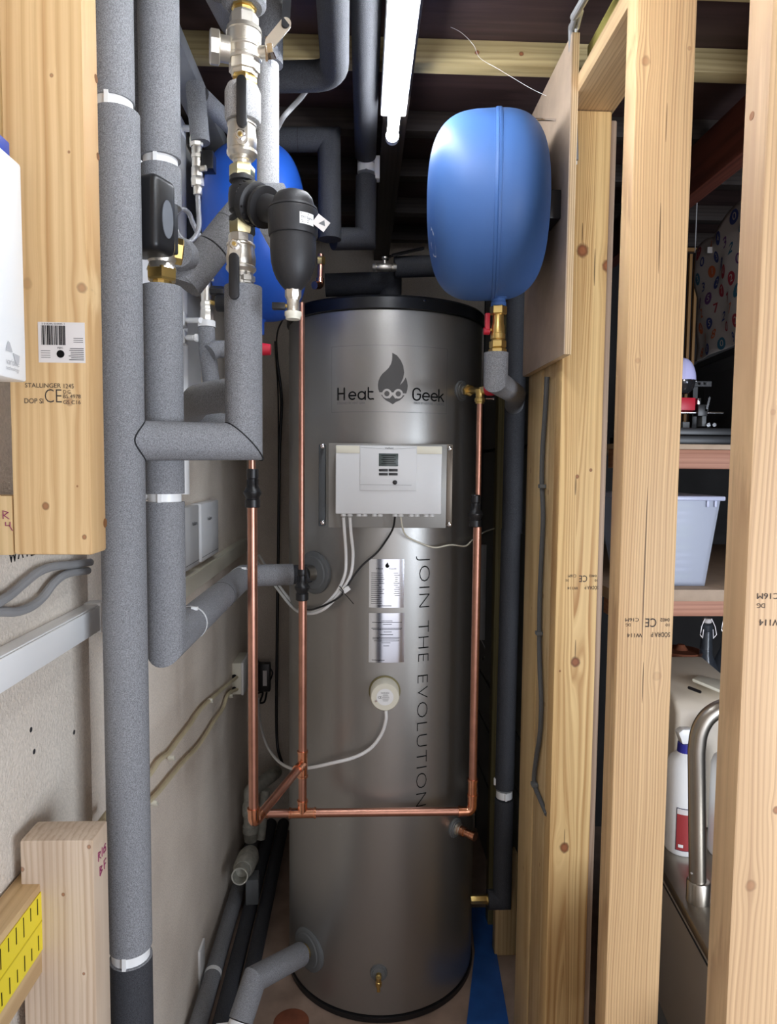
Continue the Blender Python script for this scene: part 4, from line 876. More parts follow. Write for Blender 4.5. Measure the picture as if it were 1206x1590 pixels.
def ballv(name, label, y0, yb0, yb1, y1, x=VX, hy=215, nuttop=None, nutbot=None, lever=None, hx=0):
    t = thing(name, label, 'valve', (x, VY, zv(yb1)))
    lz(MB(), yb0, yb1, [(0, 18), (.06, 21.5), (.12, 22), (.15, 20.5), (.30, 21), (.5, 22.5), (.72, 22), (.78, 20.5), (.82, 23), (.9, 23), (1, 19)], x=x).build('body', 'nickel', t)
    lz(MB(), y0, yb0+3, [(0, 14), (.2, 19), (1, 19)], 8, x=x).build('nut', 'nickel', t)
    lz(MB(), yb1-2, y1, [(0, 15), (.35, 15), (.4, 13.5), (1, 13.5)], 16, x=x).build('tail', 'nickel', t)
    s = at(lever[0][0], hy, VY-mm(20))
    MB().lathe(s, (0, -1, 0), [(0, mm(9)), (mm(7), mm(9)), (mm(8), mm(6)), (mm(14), mm(6))], 16).build('stem', 'nickel', t)
    MB().hexn(s + V((0, -mm(10), 0)), (0, -1, 0), mm(4), mm(8)).build('stem_nut', 'chrome', t)
    MB().lathe(s + V((0, -mm(12), 0)), (0, -1, 0), [(0, mm(3.4)), (mm(4), mm(3))], 12).build('stem_end', 'brass', t)
    g0, g1, g2 = lever; yl = VY-mm(29)
    P = lambda px, py: V((at(px, py, yl).x, yl, at(px, py, yl).z))
    a, b, c = P(*g0), P(*g1), P(*g2)
    MB().bar(a, b, mm(17), .003, (0, -1, 0)).build('lever', 'nickel', t)
    yl2 = Matrix.Translation(V((0, -.004, 0)))
    MB().bar(yl2 @ b, yl2 @ c, mm(15), .008, (0, -1, 0)).build('lever_grip', 'black', t, bevel=.001)
    return t
t = ballv('ball_valve', 'nickel ball valve with black lever pointing up, above the black filter', 180, 190, 246, 262, lever=((375, 215), (376, 192), (376, 128)))
lz(MB(), 135, 190, [(0, 23), (.18, 27), (.92, 27), (1, 25)], x=at(377, 160, VY).x).build('foam_collar', 'foam_light', t)
nm = simple('cream_brass', S(216, 204, 160), .3, 1)
# black side-flow filter
ft = thing('filter_fitting', 'black plastic filter fitting with ribbed ring, joined to the separator', 'pipe fitting', (VX, VY, zv(345)))
SX, SY = at(455, 380, 1.08).x, 1.08
lz(MB(), 257, 279, [(0, 17), (.15, 19.5), (.85, 19.5), (1, 17)], 6, x=VX, flat=(.2, 1, 0)).build('union_nut', nm, ft)
lz(MB(), 340, 366, [(0, 17), (.12, 19.5), (.85, 19.5), (1, 17)], 6, x=VX, flat=(.2, 1, 0)).build('union_nut', nm, ft)
lz(MB(), 274, 347, [(0, 17), (.04, 19.5), (.12, 19.5), (.14, 15), (.2, 15.5), (.28, 20), (.4, 21), (.6, 21), (.74, 20), (.8, 15.5), (.86, 15), (.88, 20), (.96, 20), (1, 17)]).build('body', 'blackm', ft)
zc = zv(311); ad = V((SX-VX, SY-VY, at(455, 336, SY).z-zv(311))); Ld = ad.length; ad.normalize()
MB().lathe((VX, VY, zc), ad, [(0, mm(18)), (mm(22), mm(18))], 24).build('arm', 'blackm', ft)
rb = MB().lathe(V((VX, VY, zc)) + ad*mm(19), ad, [(0, mm(28)), (mm(2), mm(32)), (mm(15), mm(32)), (mm(17), mm(29)), (mm(18), mm(24)), (mm(26), mm(26)), (mm(30), mm(30)), (mm(36), mm(30)), (mm(37), mm(20)), (Ld-.012, mm(19))], 40)
rb.build('union_ring', 'blackm', ft)
nz = V((0, 0, 1)); nb = ad.cross(nz)
for k in range(18):
    a = 2*PI*k/18; rd = nb*math.cos(a)+nz*math.sin(a); tg = ad.cross(rd)
    MB().obox(V((VX, VY, zc)) + ad*mm(27.5) + rd*mm(32.3), (ad, rd, tg), (mm(6.5), mm(1.3), mm(1.6))).build('ring_rib', 'blackm', ft)
m_ = MB(); cfp = plane_fn((VX-mm(2), VY-mm(21.4), zv(304)), rx, uz); m_.tube([cfp(-.004, -.003), cfp(0, .004), cfp(.004, -.003), cfp(-.004, -.003)], .0005, 6); m_.build('moulded_mark', 'print_soft', ft)
# air and dirt separator
sp_ = thing('separator', 'matt black domed dirt separator with a white label and drain below', 'separator', (SX, SY, at(455, 455, SY).z))
def zs(py): return at(456, py, SY).z
def ls(mb, y0, y1, prof, seg=40, x=SX):
    za_, zb_ = zs(y0), zs(y1); mb.lathe((x, SY, za_), dn, [(f*(za_-zb_), r*SY/FPX) for f, r in prof], seg); return mb
ls(MB(), 297, 326, [(0, 0), (.0, 8), (.06, 17), (.18, 24), (.4, 29), (.7, 31.5), (1, 32)]).build('dome', 'blackm', sp_)
ls(MB(), 322, 370, [(0, 31), (.03, 36), (.10, 37), (.12, 35.5), (.14, 37.5), (.2, 38), (.9, 37), (.96, 36), (1, 32)]).build('collar', 'blackm', sp_)
ls(MB(), 366, 452, [(0, 34), (.12, 34.5), (.3, 34.5), (.5, 33), (.65, 30), (.78, 25.5), (.88, 20), (.95, 15), (1, 11)]).build('bowl', 'blackm', sp_)
ls(MB(), 449, 466, [(0, 11), (.1, 12.5), (.7, 12.5), (.9, 10.5), (1, 10)], 8).build('drain_nut', 'nickel', sp_)
ls(MB(), 462, 486, [(0, 10), (.1, 9.5), (.9, 9.5), (1, 11)], 20).build('drain_body', 'nickel', sp_)
dc = ls(MB(), 484, 496, [(0, 11), (.05, 13), (.5, 13), (.7, 11.5), (.75, 11.5), (1, 11)], 24).build('drain_cap', 'cream', sp_)
MB().lathe((SX-.008, SY, zs(475)), (-1, 0, 0), [(0, .003), (.010, .003)], 8).build('drain_stem', 'brass', sp_)
MB().obox((SX-.022, SY, zs(476)), (V((1, 0, 0)), V((0, 1, 0)), V((0, 0, 1))), (.010, .006, .005)).build('drain_lever', 'black', sp_, bevel=.001)
def sep_fn(px, py, rp):
    th = math.radians(px); r = rp*SY/FPX
    return lambda x, y: V((SX + r*math.sin(th+x/r), SY - r*math.cos(th+x/r), zs(py)+y))
mb = MB(); fn = sep_fn(38, 350, 38.4); n = 8
for k in range(n):
    x0, x1 = -.0125+.025*k/n, -.0125+.025*(k+1)/n; mb.face([mb.bm.verts.new(fn(x, y)) for x, y in ((x0, -.0085), (x1, -.0085), (x1, .0085), (x0, .0085))])
lb = mb.build('label', 'white', sp_)
mb = MB(); fn = sep_fn(38, 350, 38.6)
for (y, w_) in ((.0055, .011), (-.0035, .010), (-.006, .009)): mb.face([mb.bm.verts.new(fn(a, b)) for a, b in ((-w_, y), (w_*.2, y), (w_*.2, y+.001), (-w_, y+.001))])
text_into(mb, 'TF1 Sigma', lambda x, y: fn(x, y+.001), .0048, 0, .021); mb.build('print', 'print', lb)
tg0 = fn(.013, 0); MB().obox(tg0 + V((.011, -.001, -.003)), (V((.8, 0, -.6)), V((.6, 0, .8)), V((0, 1, 0))), (.011, .0085, .0004)).build('tag', 'paper', sp_)
q = tg0 + V((.013, -.0016, -.004)); m_ = MB(); m_.face([m_.bm.verts.new(q+V(v)) for v in ((-.006, 0, 0), (.004, 0, -.004), (.003, 0, .005))]); m_.build('tag_mark', 'print_soft', sp_)
t = ballv('ball_valve', 'nickel ball valve with black lever hanging down, below the black filter', 362, 377, 424, 446, x=at(374, 400, VY).x, hy=383, hx=-8, lever=((366, 384), (364, 402), (364, 458)))
lz(MB(), 368, 380, [(0, 11), (1, 11)], 16).build('tail_upper', 'nickel', t)
lz(MB(), 420, 441, [(0, 12), (.4, 12), (.45, 15), (.8, 15), (.85, 13), (1, 13)], 8, x=at(381, 430, VY).x).build('nut', 'nickel', t)
# ------------------------------------------------------------------ motorised valve on the second riser
def zq(py): return at(250, py, P2Y).z
mv = thing('motorised_valve', 'brass and nickel valve with glossy black actuator head, between two grey sleeves', 'valve', (P2X, P2Y, zq(446)))
def lq(y0, y1, prof, seg, mat, name):
    za_, zb_ = zq(y0), zq(y1); MB().lathe((P2X, P2Y, za_), dn, [(f*(za_-zb_), r*P2Y/FPX) for f, r in prof], seg).build(name, mat, mv)
lq(320, 337, [(0, 13), (1, 13)], 18, 'nickel', 'tail'); lq(334, 352, [(0, 19), (.1, 21), (.9, 21), (1, 19)], 8, 'brass', 'nut')
lq(350, 372, [(0, 14), (1, 15)], 18, 'nickel', 'body'); lq(370, 412, [(0, 17), (.2, 21), (.8, 21), (1, 17)], 24, 'nickel', 'body')
lq(408, 420, [(0, 18), (1, 22)], 20, 'nickel', 'flange'); lq(416, 437, [(0, 20), (.1, 23), (.85, 23), (1, 20)], 6, 'brass', 'nut'); lq(435, 448, [(0, 14), (1, 14)], 10, 'brass', 'tail')
MB().hexn((P2X+.017, P2Y+.01, zq(386)), (1, .35, -.1), .014, .0205).build('side_nut', 'brass', mv)
ax0 = at(240, 345, 1.06).x; ra_ = R_(-24); hxv, hyv = V((math.cos(ra_), math.sin(ra_), 0)), V((-math.sin(ra_), math.cos(ra_), 0)); hc = V((ax0, 1.062, zq(349))) - hxv*.034 + hyv*.026
MB().obox(hc, (hxv, hyv, V((0, 0, 1))), (.034, .026, (zq(291)-zq(405))/2)).build('actuator_head', 'black', mv, bevel=.011, bseg=5, ang=50)
MB().obox(hc+hyv*.028, (hxv, hyv, V((0, 0, 1))), (.028, .008, (zq(299)-zq(398))/2)).build('head_back', 'blackm', mv, bevel=.003)
pp = []
MB().lathe((ax0-.0015, 1.090, zq(357)), (1, 0, 0), [(0, .001), (.0019, .001)], 4) 
mb = MB(); ov = [hc + hxv*.0339 + hyv*(.0125*math.cos(a)+.002) + V((0, 0, .0285*math.sin(a)-.006)) for a in [2*PI*k/28 for k in range(28)]]; mb.extrude(ov, hxv*.0012); mb.build('grey_window', simple('smoke_grey', S(110, 114, 120), .3), mv)
q = hc - hyv*.0258 - hxv*.006 + V((0, 0, -.012)); MB().lathe(q, -hyv, [(0, .014), (.002, .014), (.003, .012), (.0031, .008), (.005, .007)], 28).build('dial', 'black', mv); MB().lathe(q-hyv*.005, -hyv, [(0, .005), (.002, .0045)], 20).build('dial_button', 'pale', mv)
# ------------------------------------------------------------------ small fittings on the left wall
nv = thing('service_valve', 'slim nickel service valve feeding the coiled braided hose', 'valve', at(308, 290, 1.65))
def chain(t, pts, Y):
    for (x0, y0, x1, y1, r, seg, mat, nm_) in pts:
        a, b = at(x0, y0, Y), at(x1, y1, Y); Lc = (b-a).length; rr_ = r*Y/FPX
        MB().lathe(a, b-a, [(0, rr_*.9), (Lc*.1, rr_), (Lc*.9, rr_), (Lc, rr_*.9)], seg).build(nm_, mat, t)
chain(nv, [(304, 213, 305, 228, 10, 8, 'nickel', 'nut'), (305, 227, 306, 262, 7.5, 16, 'nickel', 'body'), (306, 240, 306, 247, 9, 8, 'nickel', 'ring'), (306, 260, 306, 276, 8.5, 16, 'nickel', 'body'), (306, 275, 307, 290, 9.5, 8, 'nickel', 'nut'), (307, 289, 307, 303, 6.5, 14, 'nickel', 'ferrule')], 1.55)
MB().lathe(at(312, 262, 1.54), (1, -.3, 0), [(0, .006), (.012, .006)], 10).build('stem', 'nickel', nv)
B('clip_block', 'black', nv, at(314, 240, 1.55).x, at(332, 240, 1.55).x, 1.54, 1.575, at(320, 264, 1.55).z, at(320, 236, 1.55).z, bevel=.002)
hose = cable('braided_hose', 'coiled silver braided hose hanging on the left wall', [at(307, 300, 1.55), at(308, 325, 1.55), at(309, 348, 1.55), at(304, 366, 1.545), at(292, 376, 1.535), at(280, 368, 1.53), at(271, 350, 1.53), at(272, 334, 1.535), at(282, 325, 1.545), at(293, 331, 1.56), at(300, 348, 1.57), at(310, 366, 1.575), at(325, 378, 1.58)], .0055, simple('braided_steel', S(170, 170, 172), .4, .8, bump=.8, bscale=600), cat='hose')
nv2 = thing('service_valve', 'slim nickel valve with black knobs beside the lower edge of the left vessel', 'valve', at(320, 490, 1.62))
chain(nv2, [(318, 424, 319, 436, 7, 14, 'nickel', 'cap'), (319, 434, 320, 470, 7.5, 16, 'nickel', 'body'), (319, 432, 332, 435, 2.5, 8, 'nickel', 'pin'), (320, 468, 321, 482, 9, 8, 'nickel', 'nut'), (321, 480, 321, 498, 10, 8, 'nickel', 'nut'), (325, 470, 337, 470, 4, 10, 'brass', 'stem'), (336, 470, 352, 471, 13, 18, 'black', 'knob'), (327, 451, 348, 452, 7, 6, 'black', 'knob')], 1.62)
for i, (y0, y1) in enumerate(((490, 505), (517, 532))):
    c = at(292, (y0+y1)/2, 1.70)
    t = thing('pipe_clip', ('white plastic pipe clip on the left wall holding the insulated tee', 'lower white plastic pipe clip on the left wall, empty')[i], 'pipe clip', (-.469, c.y, c.z))
    B('base', 'white', t, -.4698, c.x-.003, c.y-.02, c.y+.02, c.z-.016, c.z+.016, bevel=.002)
    e = at(312 if i == 0 else 303, (y0+y1)/2, 1.60); MB().tube([V((c.x-.004, c.y, c.z)), e], .0065, 12).build('arm', 'white', t)
    if i == 0: MB().lathe(at(321, 508, 1.62), (0, 0, 1), [(0, .020), (.014, .020)], 20).build('band', 'white', t)
    else: MB().lathe(e, (1, 0, 0), [(0, .009), (.006, .009)], 10).build('jaw', 'white', t)
c = at(285, 199, 1.66); t = thing('pipe_clip', 'white plastic pipe clip on the left wall near the ceiling', 'pipe clip', (-.469, c.y, c.z))
B('base', 'white', t, -.4698, c.x, c.y-.02, c.y+.02, c.z-.018, c.z+.018, bevel=.002); MB().tube([V((c.x-.003, c.y, c.z)), at(302, 200, 1.66)], .0075, 12).build('arm', 'white', t)
t = thing('wall_board', 'white painted board on the left wall behind the hose and fittings', 'wall board', (-.467, 1.78, 1.7))
B('board', 'white', t, -.4698, -.4648, 1.45, 2.02, 1.62, 2.39, bevel=.001)
cd0 = V((-.452, 1.77, 0))
t = thing('conduit', 'white conduit running down the left wall behind the fittings', 'conduit', (-.452, 1.77, 1.45))
MB().tube([(-.452, 1.77, 1.48), (-.452, 1.77, 2.39)], .0125, 18).build('tube', 'white', t)
for zz_ in (1.62, 2.0): MB().lathe((-.452, 1.77, zz_), (0, 0, 1), [(0, .015), (.03, .015)], 18).build('saddle', 'white', t)
# ------------------------------------------------------------------ trunking, boxes and cables on the left walls
t = thing('cable_trunking', 'white plastic trunking across the near left wall, ending at the tall pipe', 'trunking', (-.44, .9, 1.31))
B('channel', 'white', t, -.4518, -.428, .30, 1.128, 1.283, 1.328, bevel=.0015)
B('lid', 'white', t, -.4278, -.425, .30, 1.128, 1.285, 1.326, bevel=.001)
B('end_piece', 'white', t, -.4518, -.4235, 1.120, 1.148, 1.281, 1.330, bevel=.0015)
t = thing('cable_trunking', 'pale plastic trunking along the far left wall under the white boxes', 'trunking', (-.46, 2.1, 1.24))
B('channel', 'cream', t, -.4698, -.448, 1.40, 2.70, 1.214, 1.266, bevel=.0015); B('lid', 'cream', t, -.4478, -.4445, 1.40, 2.70, 1.217, 1.263, bevel=.001)
for i, (y0, y1) in enumerate(((1.60, 1.872), (1.90, 2.125))):
    t = thing('receiver_box', ('white wall box nearer the grey riser, half hidden by it', 'white wall box farther along, left of the copper pipe')[i], 'control box', (-.455, (y0+y1)/2, 1.285))
    B('casing', 'pale', t, -.4698, -.440, y0, y1, 1.285, 1.448, bevel=.004)
    mb = MB(); text_into(mb, 'Vaillant', plane_fn((-.4394, y1-.05 if i == 0 else y0+.10, 1.40), V((0, 1, 0)), uz), .014, 0, .055); mb.build('lettering', 'print', t)
    B('seam', 'print_soft', t, -.4401, -.4396, y0+.004, y1-.004, 1.297, 1.2985)
t = thing('junction_box', 'cream junction box low on the left wall with two cables entering', 'junction box', (-.45, 2.55, .7))
B('back_box', 'cream', t, -.4698, -.437, 2.49, 2.64, .708, .826, bevel=.002); B('lid', 'white', t, -.4368, -.428, 2.488, 2.642, .706, .828, bevel=.002)
for py in (1051, 1070):
    q = at(363.5, py, 2.489); MB().lathe((q.x, 2.4895, q.z), (0, -1, 0), [(0, .009), (.001, .009)], 14).build('cable_hole', 'groove', t)
def wc(pts, X): return [atX(px, py, X) for px, py in pts]
cr1 = [V((-.452, 2.485, at(363, 1051, 2.489).z))] + wc([(350, 1066), (334, 1080), (318, 1094), (306, 1108), (295, 1125), (276, 1150), (262, 1169), (247, 1181), (232, 1203), (200, 1236)], -.458)
cr2 = [V((-.452, 2.485, at(363, 1070, 2.489).z))] + wc([(354, 1078), (346, 1100), (332, 1120), (320, 1140), (306, 1160), (287, 1180), (266, 1205), (250, 1225), (236, 1240), (205, 1268)], -.458)
yc = simple('beige_cable', S(226, 212, 174), .5)
for i, cr in enumerate((cr1, cr2)):
    cable('cable', ('upper of two beige cables slanting down the left wall from the junction box', 'lower of two beige cables slanting down the left wall from the junction box')[i], cr, .0058, yc)
for px, py, nm_ in ((325, 1087, 'upper'), (264, 1176, 'middle'), (357, 1080, 'nearest the junction box'), (237, 1246, 'lowest')):
    q = atX(px, py, -.458); tag(MB().obox(q+V((.003, 0, -.002)), (V((1, 0, 0)), V((0, .7, .7)), V((0, -.7, .7))), (.0075, .0035, .009)).build('cable_clip', 'cream', None, bevel=.001), 'small cream cable clip on the beige cables, %s one' % nm_, 'cable clip')
pa_ = thing('power_adapter', 'small black power adapter hanging at the back left corner', 'power adapter', at(408, 1058, 2.74))
a_, b_ = at(400, 1031, 2.74), at(419, 1082, 2.74)
B('body', 'black', pa_, a_.x, b_.x, 2.74, 2.775, b_.z+.02, a_.z, bevel=.004)
q = at(411, 1052, 2.738); B('label', 'paper', pa_, q.x-.008, q.x+.008, 2.7385, 2.7398, q.z-.035, q.z+.028)
MB().tube(spline([at(402, 1030, 2.75), at(398, 1020, 2.76), at(392, 1008, 2.78)]), .004, 8).build('lead', 'black', pa_)
MB().tube(spline([at(414, 1075, 2.75), at(410, 1090, 2.76), at(400, 1090, 2.77), at(399, 1078, 2.77), at(408, 1076, 2.76), at(400, 1098, 2.78)]), .004, 8).build('lead', 'black', pa_)
MB().tube(spline([at(418, 1036, 2.75), at(423, 1045, 2.75), at(418, 1060, 2.75)]), .003, 8).build('lead', 'black', pa_)
cable('cable', 'dark cable running down the back wall beside the cylinder', [at(428, 530, 2.8), at(430, 560, 2.8), at(437, 620, 2.8), at(434, 700, 2.8), at(432, 850, 2.8), at(430, 1000, 2.8), at(429, 1110, 2.8), at(431, 1160, 2.79), at(438, 1185, 2.75)], .006, 'black')
cable('cable', 'thin black cable hanging from beneath the separator at the back', [at(445, 490, 2.3), at(437, 500, 2.4), at(430, 520, 2.5), at(429, 560, 2.7), at(432, 640, 2.8), at(432, 900, 2.81)], .003, 'black')
t = thing('waste_pipe', 'stained white waste fitting behind the left copper elbow', 'pipe fitting', at(388, 1305, 2.5))
a, b = vert(389, 1270, 2.52, 1236, 1305); MB().lathe(b, (0, 0, 1), [(0, .024), (.03, .026), (.035, .030), (.06, .030), (.062, .026), (.10, .026), (.102, .031), (.14, .031), (.15, .026), ((a-b).length, .024)], 20).build('trap', 'gunk', t)
MB().tube(fillet([a, a+V((0, 0, .02)), a+V((.06, .12, .02)), a+V((.07, .2, .0))], .02, 5), .026, 18).build('bend', 'gunk', t)
MB().tube([a+V((.05, .05, .0)), b+V((.03, .05, -.02))], .018, 14).build('overflow_tube', 'gunk', t)
t = thing('open_pipe', 'short grey pipe stub with an open end, beneath the waste fitting', 'pipe fitting', at(378, 1355, 2.25))
p0, p1 = at(372, 1361, 2.2), at(384, 1335, 2.34)
d = (p1-p0).normalized()
MB().lathe(p0, d, [(0, .0245), (.0, .028), (.005, .0285), (.07, .0285), (.07, .03), ((p1-p0).length, .032), ((p1-p0).length+.001, .001)], 24).build('socket', 'gunk', t) if False else None
m_ = MB(); n = 24; aa = d.orthogonal().normalized(); bb = d.cross(aa)
def rg(c, r): return [V(c)+(aa*math.cos(2*PI*k/n)+bb*math.sin(2*PI*k/n))*r for k in range(n)]
m_.ring_loft([rg(p0+d*.09, .022), rg(p0, .0235), rg(p0, .028), rg(p0+d*.13, .029)], True); m_.build('stub', 'gunk', t)
m_ = MB(); m_.ring_loft([rg(p0+d*.05, .030), rg(p0+d*.07, .036), rg(p0+d*.16, .038), rg(p0+d*.2, .03)]); m_.build('socket', 'gunk', t)
q = at(392, 1378, 2.28); MB().obox(q, (V((1, .1, 0)).normalized(), V((0, 0, 1)), V((-.1, 1, 0)).normalized()), (.022, .045, .03)).build('bracket', M['rubber'], t, bevel=.004)
# grey clipped cables, near left wall
gc = simple('grey_cable', S(140, 140, 140), .5)
cable('cable', 'upper grey cable bowed on the near left wall under the hanging post', [atX(px, py, -.440) for px, py in ((-40, 958), (0, 934), (18, 922), (38, 905), (60, 888), (82, 880), (110, 877), (140, 873))], .0062, gc)
cable('cable', 'lower grey cable bowed on the near left wall above the trunking', [atX(px, py, -.440) for px, py in ((-40, 955), (0, 950), (25, 950), (48, 942), (66, 928), (84, 905), (104, 891), (136, 886))], .0062, gc)
cable('cable', 'upper beige cable low on the near left wall', [atX(px, py, -.440) for px, py in ((-50, 1490), (0, 1452), (18, 1434), (30, 1425), (60, 1398), (120, 1320), (150, 1285), (168, 1262))], .0062, yc)
cable('cable', 'lower beige cable low on the near left wall', [atX(px, py, -.440) for px, py in ((-50, 1580), (0, 1528), (15, 1505), (32, 1485), (60, 1452))], .0062, yc)
# timber with yellow strip, white inverter box
t = thing('timber_offcut', 'offcut of timber with yellow tape on its face, beside the lower post', 'timber offcut', at(10, 1400, .95))
ta_, tb_ = atX(0, 1325, -.40), atX(40, 1330, -.40)
zt0 = at(20, 1330, .93).z
B('board', wood('offcut_b', S(210, 180, 134), S(170, 134, 92), 'y', (), 60, 31.), t, -.449, -.412, .60, .905, zt0-.12, zt0, bevel=.001)
yel = simple('yellow_tape', S(232, 210, 40), .4)
tp = B('tape', yel, t, -.4115, -.4105, .60, .903, zt0-.088, zt0-.010)
B('tape_crease', simple('yellow_dark', S(200, 178, 30), .5), t, -.4104, -.4101, .60, .903, zt0-.050, zt0-.048)
mb = MB()
for k in range(16):
    y = .62+k*.018; mb.box(-.4104, -.4101, y, y+.0016, zt0-.030-(k % 3)*.004, zt0-.013); mb.box(-.4104, -.4101, y, y+.0016, zt0-.082, zt0-.066+(k % 2)*.004)
tag(mb.build('print', 'print', t), None, None, None, 'stuff')
t = thing('inverter_box', 'white wall unit with a wave emblem at the left edge, beside the hanging post', 'wall unit', (-.45, .75, 1.62))
bX = at(42, 590, .779).x; ya_, yb_ = .722, .778
zb0 = atX(42, 594, bX).z; zt_0 = atX(35, 258, bX).z
B('casing', 'white', t, -.4518, bX, .722, .779, zb0, zt_0, bevel=.003)
B('front_face_shade', simple('lilac_shade', S(170, 168, 190), .5), t, -.4510, bX-.003, .7205, .7222, zb0+.003, zt_0-.003)  # lavender shade of the front face, painted as a thin panel
B('top_strip', simple('blue_plastic', S(30, 70, 170), .4), t, -.44, bX-.008, .730, .772, zt_0+.0002, zt_0+.02, bevel=.002)
def ifn(px, py):
    o_ = atX(px, py, bX+.0006); return plane_fn(o_, V((0, 1, 0)), uz)
sg = simple('light_grey_print', S(186, 186, 188), .5)
mb = MB(); f_ = ifn(20, 548); mb.extrude([f_(x, y) for x, y in ((-.0145, .0005), (-.0125, .006), (-.0095, .011), (-.006, .0095), (-.001, .0005))], (.0003, 0, 0)); mb.build('emblem', sg, t)
mb = MB(); mb.extrude([f_(x, y) for x, y in ((.0, .0), (.014, -.0012), (.0125, -.008), (.009, -.012), (.005, -.009))], (.0003, 0, 0)); mb.build('emblem', sg, t)
mb = MB(); text_into(mb, 'varisine', ifn(20, 563), .010, 0, .027); mb.build('lettering', sg, t)
mb = MB(); text_into(mb, 'technology', ifn(20, 573), .006, 0, .027); mb.build('lettering', sg, t)
# ------------------------------------------------------------------ bits above and behind
cable('cable', 'grey cable looping from the ceiling behind the pale pipe', [at(524, 82, 1.42), at(505, 98, 1.44), at(488, 120, 1.46), at(470, 148, 1.48), at(452, 168, 1.5), at(440, 182, 1.5), at(430, 200, 1.52)], .0055, gc)
cable('cable', 'grey cable dropping behind the top of the plywood board', [V((.440, .8, 2.42)), at(905, 0, 1.27), at(896, 18, 1.33), at(889, 40, 1.39), at(887, 62, 1.43), V((.444, 1.46, 2.2))], .0062, gc)
cable('cable', 'white cable dropping behind the top of the plywood board', [V((.450, .8, 2.42)), at(910, 0, 1.28), at(903, 18, 1.34), at(897, 42, 1.40), at(894, 64, 1.45), V((.450, 1.48, 2.2))], .0038, 'white')
dk = simple('dark_grey_cable', S(84, 86, 88), .5)
gcx = .4295
cbl = [atX(px, py, gcx) for px, py in ((849, 585), (846, 640), (842, 700), (841, 750), (843, 800), (841, 850), (838, 920), (837, 985), (838, 1040), (840, 1090), (838, 1140), (832, 1180), (829, 1215))] + [atX(838, 1240, gcx+.002), atX(849, 1265, gcx+.004)]
cable('cable', 'dark grey cable clipped down the pale boards behind the far stud', cbl, .0056, dk)
for px, py, nm_ in ((842, 755, 'upper'), (837, 983, 'middle'), (830, 1218, 'lowest')):
    q = atX(px, py, gcx); tag(MB().obox(q+V((-.001, 0, 0)), (V((1, 0, 0)), V((0, 1, 0)), V((0, 0, 1))), (.0075, .009, .0045)).build('cable_clip', 'rubber', None, bevel=.001), '%s grey cable clip on the dark cable of the pale boards' % nm_, 'cable clip')
bx_ = at(500, 35, 1.40); t = thing('pipe_clip', 'white pipe clip open toward the camera, under the joists', 'pipe clip', bx_)
MB().tube([at(515, 10, 1.42), at(503, 12, 1.41), at(502, 32, 1.40), at(508, 41, 1.40), at(520, 38, 1.40)], .0055, 10).build('jaw', 'pale', t); MB().tube([at(512, 8, 1.42), V((at(512, 8, 1.42).x, 1.42, 2.429))], .006, 10).build('arm', 'pale', t)
t = thing('ball_valve', 'small nickel valve with a black lever above the cylinder lid', 'valve', at(597, 416, 2.0))
c = at(597, 415, 1.99)
MB().lathe(c-V((.034, 0, 0)), (1, 0, 0), [(0, .010), (.008, .012), (.010, .008), (.020, .012), (.046, .012), (.056, .008), (.058, .012), (.068, .010)], 18).build('body', 'nickel', t)
MB().lathe(c, (0, 0, 1), [(0, .006), (.022, .006), (.024, .009), (.028, .009)], 12).build('stem', 'nickel', t)
MB().bar(at(598, 401, 1.985), at(612, 396, 1.985), .012, .003, (0, -.7, 1)).build('lever', 'chrome', t); MB().bar(at(611, 396, 1.985), at(655, 386, 1.985), .014, .005, (0, -.7, 1)).build('lever_grip', 'black', t)
t = thing('copper_elbow', 'small copper pipe and elbow behind the separator bowl', 'copper pipe', at(497, 430, 1.8))
MB().tube([at(498, 395, 1.85), at(497, 440, 1.85)], .0078, 14).build('pipe', 'copper', t); MB().hexn(at(498, 399, 1.85), (0, 0, -1), .02, .012).build('nut', 'brass', t)
MB().tube(fillet([at(497, 432, 1.85), at(497, 443, 1.85), at(488, 443, 1.83)], .01, 5), .0105, 14).build('elbow', 'copper_b', t)
t = thing('sensor_strip', 'slim silver cover strip with a looped wire behind the right copper pipe', 'cover strip', at(749, 990, 2.70))
a_, b_ = at(746, 846, 2.70), at(752, 994, 2.70); B('strip', 'pale', t, a_.x, .5045, 2.70, 2.71, b_.z, a_.z, bevel=.001)
MB().tube(spline([at(747, 994, 2.70), at(752, 1004, 2.70), at(755, 1015, 2.70), at(750, 1022, 2.70), at(748, 1023, 2.70)]), .002, 6).build('wire', 'pale', t); MB().lathe(at(751, 1023, 2.70), (-1, 0, 0), [(0, .006), (.01, .006)], 10).build('terminal', 'chrome', t)
t = thing('steel_strip', 'blue painted strip lying on the floor right of the cylinder', 'floor strip', (.4, 1.9, 0))
pts = [atZ(722, 1610, .004), atZ(793, 1610, .004), atZ(770, 1476, .004), atZ(762, 1410, .004), atZ(730, 1410, .004), atZ(737, 1478, .004)]
bs = simple('blue_paint', S(36, 84, 152), .45, var=.12, vscale=25)
MB().extrude([V((p.x, p.y, .0005)) for p in pts], (0, 0, .006)).build('strip', bs, t)
cable('cobweb_thread', 'fine cobweb thread sagging across the joists to the plywood', [at(690, 38, 1.5), at(715, 50, 1.5), at(735, 70, 1.5), at(745, 90, 1.5), at(775, 108, 1.48), at(820, 135, 1.46), at(848, 149, 1.44)], .00035, 'white', cat='cobweb')
